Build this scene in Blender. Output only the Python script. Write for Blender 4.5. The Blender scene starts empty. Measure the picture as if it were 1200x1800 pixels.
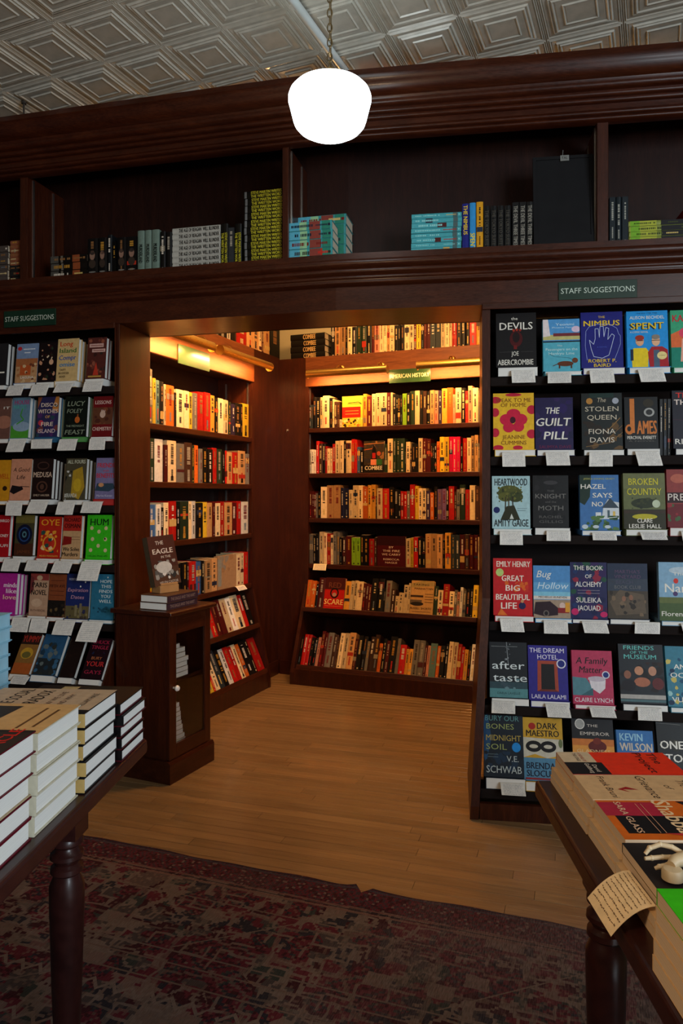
import bpy, math, random, re
from mathutils import Matrix, Vector
C = bpy.context.scene.collection
F0 = 1300.0; HZ = 870.0; EYE = 1.30          # focal length in px of a 1200x1800 frame, horizon row, eye height
R = math.radians
# ---------------------------------------------------------------- camera
cam_d = bpy.data.cameras.new('camera'); cam = bpy.data.objects.new('camera', cam_d); C.objects.link(cam)
cam.location = (0, 0, EYE); cam.rotation_euler = (R(90), 0, 0)
cam_d.sensor_fit = 'VERTICAL'; cam_d.sensor_height = 36.0; cam_d.lens = F0/1800*36
cam_d.shift_y = -30/1800; cam_d.clip_start = .05; cam_d.clip_end = 60
bpy.context.scene.camera = cam
# ---------------------------------------------------------------- world, exposure, large lights
vs = bpy.context.scene.view_settings
bpy.context.scene.display_settings.display_device = 'sRGB'
vs.view_transform = 'Standard'; vs.look = 'None'; vs.gamma = 1.0; vs.use_curve_mapping = False
vs.exposure = 0.0
W = bpy.data.worlds.new('world'); bpy.context.scene.world = W; W.use_nodes = True
W.node_tree.nodes['Background'].inputs[0].default_value = (.85, .91, 1, 1)
W.node_tree.nodes['Background'].inputs[1].default_value = .028
def area(name, loc, target, sx, sy, power, col):
    d = bpy.data.lights.new(name, 'AREA'); d.shape = 'RECTANGLE'; d.size = sx; d.size_y = sy; d.energy = power; d.color = col
    o = bpy.data.objects.new(name, d); C.objects.link(o); o.location = loc
    o.rotation_euler = (Vector(target)-Vector(loc)).to_track_quat('-Z', 'Y').to_euler(); return o
# daylight from the shop windows behind and to the right of the camera
area('shop_window_daylight', (2.9, -2.6, 1.9), (-.1, 2.6, 1.05), 1.8, 1.8, 205, (.80, .91, 1))
# unseen lamps: low warm fill added for the right table, and another shop pendant
for x, y, e_, c_ in ((-.85, .05, 46, (1, .66, .36)), (1.4, .2, 10, (.9, .97, 1))):
    d = bpy.data.lights.new('unseen_shop_light', 'POINT'); d.energy = e_; d.shadow_soft_size = .14; d.color = c_
    o = bpy.data.objects.new('unseen_shop_light', d); C.objects.link(o); o.location = (x, y, 1.8 if x < 0 else 2.5)

# the alcove's own ceiling pendant, out of sight above the opening
d = bpy.data.lights.new('alcove_pendant_light', 'POINT'); d.energy = 105; d.shadow_soft_size = .15; d.color = (1, .50, .17)
o = bpy.data.objects.new('alcove_pendant_light', d); C.objects.link(o); o.location = (.35, 3.82, 2.62)
d = bpy.data.lights.new('alcove_ceiling_fill_light', 'POINT'); d.energy = 16; d.shadow_soft_size = .12; d.color = (1, .56, .22)  # unseen fill added so warm light grazes the ceiling above the cornice
o = bpy.data.objects.new('alcove_ceiling_fill_light', d); C.objects.link(o); o.location = (-.3, 4.6, 2.98)
# ---------------------------------------------------------------- helpers
def lin(c):
    if isinstance(c, str): c = tuple(int(c[i:i+2], 16) for i in (0, 2, 4))
    return tuple((v/255/12.92 if v/255 <= .04045 else ((v/255+.055)/1.055)**2.4) for v in c[:3])
class Frame:
    """a vertical plane: s runs to the viewer's right, d goes away behind it"""
    def __init__(f, ox, oy, deg):
        t = R(deg); f.o = (ox, oy); f.th = t; f.S = (math.cos(t), -math.sin(t)); f.N = (math.sin(t), math.cos(t))
    def P(f, s, d=0, z=0): return Vector((f.o[0]+s*f.S[0]+d*f.N[0], f.o[1]+s*f.S[1]+d*f.N[1], z))
    def s(f, px, d=0):
        u = (px-600)/F0
        return (u*(f.o[1]+d*f.N[1])-(f.o[0]+d*f.N[0]))/(f.S[0]-u*f.S[1])
    def Y(f, px, d=0): return f.P(f.s(px, d), d).y
    def z(f, px, py, d=0): return EYE+(HZ-py)*f.Y(px, d)/F0
    def M(f, s, d=0, z=0, tilt=0, roll=0, yaw=0):
        return Matrix.Translation(f.P(s, d, z)) @ Matrix.Rotation(-f.th+yaw, 4, 'Z') @ Matrix.Rotation(-tilt, 4, 'X') @ Matrix.Rotation(roll, 4, 'Y')
class MB:
    def __init__(m): m.v = []; m.f = []; m.c = []; m.mi = []
    def poly(m, pts, col=(1, 1, 1), mi=0):
        n = len(m.v); m.v += [tuple(p) for p in pts]; m.f.append(tuple(range(n, n+len(pts)))); m.c.append(col); m.mi.append(mi)
    def raw(m, vs_, fs, col, mi=0):
        n = len(m.v); m.v += [tuple(p) for p in vs_]
        for f in fs: m.f.append(tuple(i+n for i in f)); m.c.append(col); m.mi.append(mi)
    def box(m, x0, x1, y0, y1, z0, z1, col=(1, 1, 1), mi=0, M=None):
        p = [Vector(q) for q in ((x0,y0,z0),(x1,y0,z0),(x1,y1,z0),(x0,y1,z0),(x0,y0,z1),(x1,y0,z1),(x1,y1,z1),(x0,y1,z1))]
        if M: p = [M @ q for q in p]
        m.raw(p, ((0,3,2,1),(4,5,6,7),(0,1,5,4),(1,2,6,5),(2,3,7,6),(3,0,4,7)), col, mi); return m
    def prism(m, prof, x0, x1, col=(1, 1, 1), mi=0):       # profile in (y,z) run along x
        n = len(prof); a = [(x0, y, z) for y, z in prof]; b = [(x1, y, z) for y, z in prof]
        m.raw(a+b, [tuple(range(n))[::-1], tuple(range(n, 2*n))]+[(i, (i+1) % n, n+(i+1) % n, n+i) for i in range(n)], col, mi); return m
    def lathe(m, prof, seg=24, col=(1, 1, 1), mi=0, c=(0, 0), cap=True):    # profile (r,z)
        vs_ = []; n = len(prof)
        for r, z in prof:
            for k in range(seg):
                a = 2*math.pi*k/seg; vs_.append((c[0]+r*math.cos(a), c[1]+r*math.sin(a), z))
        fs = [(i*seg+k, i*seg+(k+1) % seg, (i+1)*seg+(k+1) % seg, (i+1)*seg+k) for i in range(n-1) for k in range(seg)]
        if cap: fs += [tuple(range(seg))[::-1], tuple(range((n-1)*seg, n*seg))]
        m.raw(vs_, fs, col, mi); return m
    def tube(m, pts, rad, seg=8, col=(1, 1, 1), mi=0, closed=False):
        pts = [Vector(p) for p in pts]; n = len(pts); vs_ = []
        rads = rad if isinstance(rad, (list, tuple)) else [rad]*n
        ref = Vector((.12, .3, 1)).normalized()
        for i, p in enumerate(pts):
            q = pts[(i+1) % n] if (closed or i < n-1) else p; o = pts[i-1] if (closed or i > 0) else p
            t = (q-o).normalized(); a = t.cross(ref)
            if a.length < .1: a = t.cross(Vector((1, 0, 0)))
            a.normalize(); b = t.cross(a)
            for k in range(seg):
                w = 2*math.pi*k/seg; vs_.append(p+(a*math.cos(w)+b*math.sin(w))*rads[i])
        rng = n if closed else n-1
        fs = [(i*seg+k, i*seg+(k+1) % seg, ((i+1) % n)*seg+(k+1) % seg, ((i+1) % n)*seg+k) for i in range(rng) for k in range(seg)]
        if not closed: fs += [tuple(range(seg))[::-1], tuple(range((n-1)*seg, n*seg))]
        m.raw(vs_, fs, col, mi); return m
    def build(m, name, mats, parent=None, M=None, smooth=False, flip=False):
        me = bpy.data.meshes.new(name); me.from_pydata(m.v, [], m.f)
        if not isinstance(mats, (list, tuple)): mats = [mats]
        for q in mats: me.materials.append(q)
        me.polygons.foreach_set('material_index', m.mi)
        ca = me.color_attributes.new('Col', 'FLOAT_COLOR', 'CORNER'); buf = []
        for f, c in zip(m.f, m.c): buf += [c[0], c[1], c[2], 1.0]*len(f)
        ca.data.foreach_set('color', buf)
        if smooth:
            me.polygons.foreach_set('use_smooth', [True]*len(m.f))
            try: me.set_sharp_from_angle(angle=R(38))
            except Exception: pass
        me.update()
        o = bpy.data.objects.new(name, me); C.objects.link(o)
        if parent: o.parent = parent
        if M is not None: o.matrix_local = M
        return o
def tag(o, label=None, cat=None, group=None, kind=None):
    if label: o['label'] = label
    if cat: o['category'] = cat
    if group: o['group'] = group
    if kind: o['kind'] = kind
    return o
def empty(name, M, label=None, cat=None, group=None, kind=None, parent=None):
    o = bpy.data.objects.new(name, None); C.objects.link(o); o.empty_display_size = .05
    if parent: o.parent = parent
    o.matrix_local = M; return tag(o, label, cat, group, kind)
def copy_obj(src, parent, M, name=None):
    c = src.copy(); C.objects.link(c); c.parent = parent; c.matrix_local = M; return c
def bevel(o, w=.003, seg=2):
    b = o.modifiers.new('bevel', 'BEVEL'); b.width = w; b.segments = seg; b.limit_method = 'ANGLE'; return o
# ---------------------------------------------------------------- materials
def mat(name, base=(.5, .5, .5), rough=.5, metal=0, coat=0, emit=None, est=0, spec=.5):
    m = bpy.data.materials.new(name); m.use_nodes = True; nt = m.node_tree; b = nt.nodes['Principled BSDF']
    b.inputs['Base Color'].default_value = (*base, 1); b.inputs['Roughness'].default_value = rough
    b.inputs['Metallic'].default_value = metal; b.inputs['Coat Weight'].default_value = coat; b.inputs['Coat Roughness'].default_value = .12
    b.inputs['Specular IOR Level'].default_value = spec
    if emit: b.inputs['Emission Color'].default_value = (*emit, 1); b.inputs['Emission Strength'].default_value = est
    m['b'] = 1; return m, nt, b
def node(nt, t, **kw):
    n = nt.nodes.new(t)
    for k, v in kw.items():
        if k in n.inputs: n.inputs[k].default_value = v
        else: setattr(n, k, v)
    return n
def coords(nt, kind='Object', scale=(1, 1, 1), rot=(0, 0, 0)):
    t = node(nt, 'ShaderNodeTexCoord'); mp = node(nt, 'ShaderNodeMapping'); mp.inputs['Scale'].default_value = scale; mp.inputs['Rotation'].default_value = rot
    nt.links.new(t.outputs[kind], mp.inputs['Vector']); return mp.outputs[0]
def ramp(nt, fac, stops, interp='LINEAR'):
    r = node(nt, 'ShaderNodeValToRGB'); e = r.color_ramp; e.interpolation = interp
    while len(e.elements) < len(stops): e.elements.new(.5)
    for k, (p, c) in enumerate(stops): e.elements[k].position = p; e.elements[k].color = (*c, 1)
    nt.links.new(fac, r.inputs[0]); return r.outputs[0]
def mixc(nt, fac, a, b, mode='MIX'):
    m = node(nt, 'ShaderNodeMix', data_type='RGBA', blend_type=mode)
    for sock, val in ((m.inputs[0], fac), (m.inputs[6], a), (m.inputs[7], b)):
        if hasattr(val, 'node'): nt.links.new(val, sock)
        elif isinstance(val, (int, float)): sock.default_value = val
        else: sock.default_value = (*val, 1)
    return m.outputs[2]
def mth(nt, op, a, b=None, c=None):
    m = node(nt, 'ShaderNodeMath', operation=op)
    for i, v in enumerate((a, b, c)):
        if v is None: continue
        if hasattr(v, 'node'): nt.links.new(v, m.inputs[i])
        else: m.inputs[i].default_value = v
    return m.outputs[0]
def bump(nt, b, h, s=.3, d=.002):
    n = node(nt, 'ShaderNodeBump'); n.inputs['Strength'].default_value = s; n.inputs['Distance'].default_value = d
    nt.links.new(h, n.inputs['Height']); nt.links.new(n.outputs[0], b.inputs['Normal'])
def wood(name, c0, c1, c2, rough=.32, coat=.35, sc=(14, 14, 1.3), rot=(0, 0, 0), spec=.32):
    m, nt, b = mat(name, rough=rough, coat=coat, spec=spec); v = coords(nt, 'Object', sc, rot)
    n1 = node(nt, 'ShaderNodeTexNoise', Scale=2.2, Detail=6, Roughness=.6, Distortion=.35); nt.links.new(v, n1.inputs['Vector'])
    v2 = coords(nt, 'Object', tuple(x*6 for x in sc), rot)
    n2 = node(nt, 'ShaderNodeTexNoise', Scale=3, Detail=4); nt.links.new(v2, n2.inputs['Vector'])
    c = ramp(nt, n1.outputs['Fac'], [(.28, c0), (.52, c1), (.75, c2)])
    c = mixc(nt, .35, c, ramp(nt, n2.outputs['Fac'], [(.35, tuple(x*.55 for x in c1)), (.65, c2)]))
    nt.links.new(c, b.inputs['Base Color'])
    nt.links.new(ramp(nt, n2.outputs['Fac'], [(0, (rough-.06,)*3), (1, (rough+.12,)*3)]), b.inputs['Roughness'])
    bump(nt, b, n2.outputs['Fac'], .12, .001); return m
mahog = wood('mahogany_upright_grain', (.018, .0032, .0012), (.038, .0070, .0021), (.072, .0155, .0042), coat=.10)
headm_lit = wood('mahogany_header_lit_tone', (.10, .024, .006), (.17, .046, .010), (.24, .075, .017), rough=.5, coat=0, sc=(1.3, 14, 14))  # same mahogany painted lighter: the picture lamps' glow is put into the colour
mahog_h = wood('mahogany_long_grain', (.018, .0032, .0012), (.038, .0070, .0021), (.072, .0155, .0042), coat=.10, sc=(1.3, 14, 14))
mahog_back = wood('mahogany_back_panel', (.009, .0025, .0018), (.016, .004, .0025), (.026, .007, .004), rough=.5, coat=0, spec=.2)
mahog_dk = wood('table_mahogany', (.016, .004, .004), (.030, .007, .006), (.050, .012, .009), rough=.34, coat=.15, sc=(2, 2, 2))
blackw = wood('black_stained_wood', (.006, .004, .004), (.010, .006, .005), (.014, .009, .008), rough=.7, coat=0, sc=(1.5, 10, 10), spec=.1)
def attr_mat(name, rough, coat=0, spec=.5, gam=1.18):
    m, nt, b = mat(name, rough=rough, coat=coat, spec=spec)
    a = node(nt, 'ShaderNodeAttribute', attribute_name='Col')
    n = node(nt, 'ShaderNodeTexNoise', Scale=60, Detail=3); nt.links.new(coords(nt), n.inputs['Vector'])
    gm = node(nt, 'ShaderNodeGamma', Gamma=gam); nt.links.new(a.outputs['Color'], gm.inputs[0])
    c = mixc(nt, 1, gm.outputs[0], ramp(nt, n.outputs['Fac'], [(.3, (.86,)*3), (.7, (1.06,)*3)]), 'MULTIPLY')
    nt.links.new(c, b.inputs['Base Color']); return m
printm = attr_mat('printed_paper_jacket', .46, coat=0, spec=.2)
inkm = attr_mat('printed_ink', .5, spec=.2)
cardm = attr_mat('note_card_paper', .8, spec=.2, gam=.9)
def pages_mat(name, col, ax):
    m, nt, b = mat(name, rough=.85, spec=.15)
    sc = [4, 4, 4]; sc[ax] = 900
    n = node(nt, 'ShaderNodeTexNoise', Scale=1, Detail=2); nt.links.new(coords(nt, 'Object', sc), n.inputs['Vector'])
    c = ramp(nt, n.outputs['Fac'], [(.3, tuple(x*.86 for x in col)), (.62, col)])
    nt.links.new(c, b.inputs['Base Color']); bump(nt, b, n.outputs['Fac'], .3, .0008); return m
pagew = pages_mat('white_page_edges', (.78, .77, .73), 1)
pagec = pages_mat('cream_page_edges', (.60, .50, .37), 1)
brass, _nt, _b = mat('polished_brass', (.62, .38, .10), .3, 1)
_n = node(_nt, 'ShaderNodeTexNoise', Scale=30, Detail=3); _nt.links.new(_n.outputs['Fac'], _b.inputs['Roughness']) if False else None
_nt.links.new(ramp(_nt, _n.outputs['Fac'], [(.3, (.26,)*3), (.8, (.42,)*3)]), _b.inputs['Roughness'])
steel, _nt, _b = mat('brushed_steel_strip', (.62, .6, .56), .3, 1)
_n = node(_nt, 'ShaderNodeTexNoise', Scale=80); _nt.links.new(ramp(_nt, _n.outputs['Fac'], [(0, (.22,)*3), (1, (.4,)*3)]), _b.inputs['Roughness'])
chainm, _nt, _b = mat('aged_brass_chain', (.34, .24, .12), .35, 1)
_n = node(_nt, 'ShaderNodeTexNoise', Scale=60); _nt.links.new(ramp(_nt, _n.outputs['Fac'], [(0, (.14, .10, .05)), (1, (.5, .38, .2))]), _b.inputs['Base Color'])
globem, _nt, _b = mat('lit_opal_glass', (.9, .93, .95), .25, emit=(.86, .97, 1), est=6)
_n = node(_nt, 'ShaderNodeTexNoise', Scale=3); _nt.links.new(_n.outputs['Fac'], _nt.nodes.new('ShaderNodeMath').inputs[0])
_nt.links.new(ramp(_nt, _n.outputs['Fac'], [(.2, (.82, .94, .97)), (.8, (.9, .99, 1))]), _b.inputs['Emission Color'])
bulbm, _nt, _b = mat('warm_lamp_tube', (1, .8, .5), .4, emit=(1, .62, .24), est=5)
_n = node(_nt, 'ShaderNodeTexNoise', Scale=8); _nt.links.new(ramp(_nt, _n.outputs['Fac'], [(.2, (1, .50, .15)), (.8, (1, .58, .2))]), _b.inputs['Emission Color'])
def plain(name, c0, c1, rough=.5, sc=12, metal=0, coat=0, bmp=.0, spec=.5):
    m, nt, b = mat(name, rough=rough, metal=metal, coat=coat, spec=spec)
    n = node(nt, 'ShaderNodeTexNoise', Scale=sc, Detail=4); nt.links.new(coords(nt), n.inputs['Vector'])
    nt.links.new(ramp(nt, n.outputs['Fac'], [(.3, c0), (.7, c1)]), b.inputs['Base Color'])
    if bmp: bump(nt, b, n.outputs['Fac'], bmp, .002)
    return m
tin = plain('painted_pressed_tin', (.46, .45, .39), (.56, .54, .47), .24, 20, coat=.3)
creamw = plain('cream_painted_plaster', (.42, .38, .26), (.48, .44, .31), .7, 5, bmp=.1)
pipem = plain('white_painted_pipe', (.5, .56, .56), (.58, .64, .64), .35, 9, coat=.2)
greenp = plain('green_enamel_plaque', (.006, .022, .012), (.009, .032, .017), .4, 9, coat=.1, spec=.25)
greenb = plain('bright_green_plaque', (.018, .055, .018), (.025, .07, .024), .3, 9, coat=.25)
porc = plain('white_porcelain', (.75, .75, .73), (.82, .82, .8), .15, 9, coat=.6)
slate = plain('matt_black_board', (.008, .008, .009), (.010, .010, .011), .7, 15, spec=.12)
palew = plain('pale_carved_wood', (.48, .37, .22), (.58, .46, .29), .5, 25)
tanw = plain('light_oak_block', (.34, .17, .06), (.42, .22, .08), .45, 20)
glass, _nt, _b = mat('cabinet_glass', (1, 1, 1), .02); _b.inputs['Transmission Weight'].default_value = 1; _b.inputs['IOR'].default_value = 1.45
_n = node(_nt, 'ShaderNodeTexNoise', Scale=4); _nt.links.new(ramp(_nt, _n.outputs['Fac'], [(0, (.93, .96, .94)), (1, (1, 1, 1))]), _b.inputs['Base Color'])

# ---------------------------------------------------------------- frames of the place
FR = Frame(-.025, 3.246, 8.5); FL = Frame(-.025, 3.246, 13.5)      # shop front shelving, bent at s=0
BW = Frame(.949, 4.824, 22.0)                                       # case across the back of the alcove
LW = Frame(-.614, 5.02, -68.0)                                      # case on the alcove's left side
def FX(px): return FL if px < 590 else FR
# ---------------------------------------------------------------- floor
FA = R(17.5); fS = Vector((math.cos(FA), -math.sin(FA), 0)); fN = Vector((math.sin(FA), math.cos(FA), 0))
oak, _nt, _b = mat('oak_strip_floor', rough=.3, coat=.25)
_v = coords(_nt, 'Object', (1.2, 22, 1), (0, 0, FA)); _n = node(_nt, 'ShaderNodeTexNoise', Scale=2, Detail=7, Roughness=.65, Distortion=.4); _nt.links.new(_v, _n.inputs['Vector'])
_v2 = coords(_nt, 'Object', (9, 240, 1), (0, 0, FA)); _n2 = node(_nt, 'ShaderNodeTexNoise', Scale=1, Detail=3); _nt.links.new(_v2, _n2.inputs['Vector'])
_a = node(_nt, 'ShaderNodeAttribute', attribute_name='Col')
_c = ramp(_nt, _n.outputs['Fac'], [(.25, (.17, .095, .038)), (.5, (.26, .15, .062)), (.75, (.35, .215, .10))])
_c = mixc(_nt, 1, _c, _a.outputs['Color'], 'MULTIPLY'); _c = mixc(_nt, .3, _c, ramp(_nt, _n2.outputs['Fac'], [(.35, (.10, .055, .025)), (.6, (.27, .165, .08))]))
_nt.links.new(_c, _b.inputs['Base Color']); _nt.links.new(ramp(_nt, _n2.outputs['Fac'], [(0, (.26,)*3), (1, (.46,)*3)]), _b.inputs['Roughness'])
bump(_nt, _b, _n2.outputs['Fac'], .15, .0008)
floor = MB().box(-5, 5, -3, 7.5, -.06, -.016).build('floor', plain('dark_subfloor', (.012, .008, .005), (.02, .012, .008), .8)); tag(floor, kind='structure')
random.seed(5); rest = MB(); nb = 0; cand = []
BWD = .057
for k in range(-10, 112):
    y = k*BWD; x = -3.4+random.random()*.9
    while x < 3.4:
        L = random.uniform(.45, 1.3); cand.append((y, x, x+L)); x += L
def brd(m, y, x0, x1):
    t = random.uniform(.80, 1.16); w = random.uniform(.96, 1.04); col = (t*w, t, t*(2-w)); e = .0007; zz = random.uniform(-.0004, 0)
    m.prism([(y+e, -.014), (y+BWD-e, -.014), (y+BWD-e, zz-.0012), (y+BWD-e-.0012, zz), (y+e+.0012, zz), (y+e, zz-.0012)], x0+e, x1-e, col)
def vis(y, x0, x1):
    best = 0
    for q in range(5):
        P = fS*(x0+(x1-x0)*q/4)+fN*(y+.028)
        if P.y > 1.9 and abs(P.x/P.y) < .5: best = max(best, 1/P.y)
    return best
cand.sort(key=lambda c: -vis(*c))
fM = Matrix.Rotation(-FA, 4, 'Z')
for i, c in enumerate(cand):
    if i < 290:
        m = MB(); brd(m, *c); o = m.build('floor_board', oak, floor, fM)
    else: brd(rest, *c)
tag(rest.build('floor_boards_beyond', oak, floor, fM), kind='stuff')

# ---------------------------------------------------------------- ceiling of pressed tin squares
CZ = 3.23; T = .305; CA = R(23)
ceil = MB().box(-5, 5, -3, 7.5, CZ+.012, CZ+.08).build('ceiling', creamw); tag(ceil, kind='structure')
def tin_mesh():
    prof = [(.1525, 0), (.1485, -.005), (.1445, -.001), (.1405, -.006), (.1365, -.001), (.132, -.004), (.118, -.002), (.113, -.009), (.106, -.005), (.100, -.012),
            (.094, -.007), (.088, -.009), (.066, -.008), (.062, -.013), (.057, -.008), (.053, -.010), (0, -.010)]
    v = []; f = []
    for r, z in prof[:-1]:
        for sx, sy in ((-1, -1), (1, -1), (1, 1), (-1, 1)): v.append((sx*r, sy*r, z))
    for i in range(len(prof)-2):
        for k in range(4): f.append((i*4+k, (i+1)*4+k, (i+1)*4+(k+1) % 4, i*4+(k+1) % 4))
    n = (len(prof)-2)*4; f.append((n+3, n+2, n+1, n)); return v, f
_v, _f = tin_mesh(); cs = Vector((math.cos(CA), -math.sin(CA), 0)); cn = Vector((math.sin(CA), math.cos(CA), 0))
org = Vector((-1.055, 3.289, CZ)) + cs*T/2 + cn*T/2
cells = sorted([(i, j) for i in range(-14, 18) for j in range(-12, 12)], key=lambda q: ((org+cs*T*q[0]+cn*T*q[1])-Vector((0, 3.7, CZ))).length)
first = None; restc = MB()
cM = Matrix.Rotation(-CA, 4, 'Z')
for k, (i, j) in enumerate(cells):
    p = org+cs*T*i+cn*T*j
    if k < 270:
        if first is None:
            m = MB(); m.raw(_v, _f, (1, 1, 1)); first = m.build('ceiling_tile', tin, ceil, Matrix.Translation(p) @ cM)
        else: copy_obj(first, ceil, Matrix.Translation(p) @ cM)
    elif p.y > -1: restc.raw([(Matrix.Translation(p) @ cM) @ Vector(q) for q in _v], _f, (1, 1, 1))
tag(restc.build('ceiling_tiles_beyond', tin, ceil), kind='stuff')
# pipe along the ceiling
pc = Vector((-.089, 3.04, CZ-.045)); m = MB().tube([pc-cn*2.2, pc+cn*1.5], .0165, 16)
pr = m.build('ceiling_pipe', pipem, smooth=True); tag(pr, 'white painted pipe running along the pressed tin ceiling', 'pipe')
for t in (-1.6, -.5, .55):
    q = pc+cn*t; mm = MB(); M_ = Matrix.Translation(q) @ cM
    mm.tube([M_ @ Vector((.024*math.cos(a), 0, .024*math.sin(a))) for a in [math.pi*k/8 for k in range(-1, 18)][:17]], .0035, 6)
    mm.tube([M_ @ Vector((0, 0, .022)), M_ @ Vector((0, 0, .045))], .004, 6)
    mm.build('pipe_clip', pipem, pr)
m = MB().tube([FL.P(FL.s(42), .0, 3.075), FL.P(FL.s(42), 0, CZ)], .005, 8); m.lathe([(.012, CZ-.02), (.012, CZ-.005)], 10, c=tuple(FL.P(FL.s(42), 0)[:2]))
tag(m.build('hanger_rod', plain('dark_iron', (.03, .025, .02), (.05, .04, .03), .5)), 'thin dark iron hanger rod between ceiling and cornice top', 'rod')

# ---------------------------------------------------------------- shop-front shelving: sweep helper, mitred at the bend
bis = (FL.th+FR.th)/2
def sweep(prof, sl, sr, d_=0):
    """closed profile (d,z) swept from s=sl on the left run to s=sr on the right run"""
    n = len(prof); vs_ = []
    k = math.tan((FL.th-FR.th)/2)
    for d, z in prof: vs_.append(FL.P(sl, d, z))
    for d, z in prof: vs_.append(FL.P(d*k*-1, d, z))
    for d, z in prof: vs_.append(FR.P(sr, d, z))
    fs = [tuple(range(n))[::-1], tuple(range(2*n, 3*n))]
    for a in range(2): fs += [(a*n+i, a*n+(i+1) % n, (a+1)*n+(i+1) % n, (a+1)*n+i) for i in range(n)]
    m = MB(); m.raw(vs_, fs, (1, 1, 1)); return m
SL = FL.s(-330); SRr = FR.s(1560)
ov = empty('overhead_shelving', Matrix.Identity(4), 'long dark mahogany overhead shelving with deep cornice above the alcove opening', 'shelving')
Z1 = 2.110; ZS = 2.354; ZT = 2.878; DB = .30
def arc(cy, cz, r, a0, a1, n=5): return [(cy+r*math.cos(R(a0+(a1-a0)*i/n)), cz+r*math.sin(R(a0+(a1-a0)*i/n))) for i in range(n+1)]
corn = [(.02, 3.07), (-.155, 3.07), (-.16, 3.045), (-.15, 3.035)] + arc(-.162, 2.972, .062, 80, 8, 5)[0:0] + \
       [(-.147, 3.02), (-.140, 3.0), (-.126, 2.985), (-.108, 2.978), (-.106, 2.972)] + arc(-.088, 2.962, .016, 160, 250, 4) + \
       [(-.078, 2.944)] + arc(-.068, 2.936, .011, 160, 260, 4) + [(-.058, 2.924)] + arc(-.05, 2.918, .009, 160, 260, 3) + \
       [(-.040, 2.908), (-.040, 2.886), (-.036, 2.884)] + arc(-.03, 2.878, .009, 160, 250, 3) + [(-.020, 2.868)] + arc(-.015, 2.862, .008, 160, 260, 3) + [(0, 2.850), (.02, 2.850)]
sweep(corn, SL, SRr).build('cornice', mahog_h, ov, smooth=True)
led = [(0, ZS), (-.012, ZS), (-.012, 2.322), (-.016, 2.320)] + arc(-.020, 2.302, .020, 130, 255, 6) + [(-.022, 2.280)] + arc(-.014, 2.270, .013, 140, 250, 5) + \
      [(-.012, 2.252)] + arc(-.006, 2.245, .009, 140, 250, 4) + [(-.008, 2.232)] + arc(-.002, 2.226, .007, 150, 250, 3) + [(-.003, 2.212), (0, 2.21)]
led = [(d-.012 if 2.215 < z < 2.32 else d, z) for d, z in led] + [(.02, 2.21), (.02, ZS)]
sweep(led, SL, SRr).build('ledge_moulding', mahog_h, ov, smooth=True)
sweep([(.02, ZS), (DB, ZS), (DB, ZS-.03), (.02, ZS-.03)], SL, SRr).build('shelf', mahog_h, ov)
sweep([(0, 2.215), (.022, 2.215), (.022, Z1), (0, Z1)], SL, SRr).build('fascia', mahog_h, ov)
sweep([(.022, Z1+.022), (DB, Z1+.022), (DB, Z1), (.022, Z1)], SL, SRr).build('soffit', mahog_h, ov)
sweep([(DB, 3.07), (DB+.02, 3.07), (DB+.02, Z1), (DB, Z1)], SL, SRr).build('back_panel', mahog_back, ov)
sweep([(.02, 3.07), (DB, 3.07), (DB, 3.05), (.02, 3.05)], SL, SRr).build('top_board', mahog_back, ov)
sweep([(.02, 3.05), (.035, 3.05), (.035, ZT-.02), (.02, ZT-.02)], SL, SRr).build('head_rail', mahog_back, ov)
def lbox(F, name, s0, s1, d0, d1, z0, z1, mt, parent, bv=0):
    o = MB().box(0, s1-s0, 0, d1-d0, z0, z1).build(name, mt, parent, F.M(s0, d0, 0))
    if bv: bevel(o, bv)
    return o
for px0, px1 in ((-255, -240), (35, 48), (496, 507), (1049, 1069), (1440, 1462)):
    F = FX(px0); s0 = F.s(px0); s1 = F.s(px1)
    lbox(F, 'divider', s0, s1, .0, DB, ZS, 2.86, mahog, ov, .002)
    for dd in (.04, .20):
        lbox(F, 'shelf_standard', s1, s1+.004, dd, dd+.012, ZS+.005, 2.85, steel, ov)
        lbox(F, 'shelf_standard', s0-.004, s0, dd, dd+.012, ZS+.005, 2.85, steel, ov)

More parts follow.
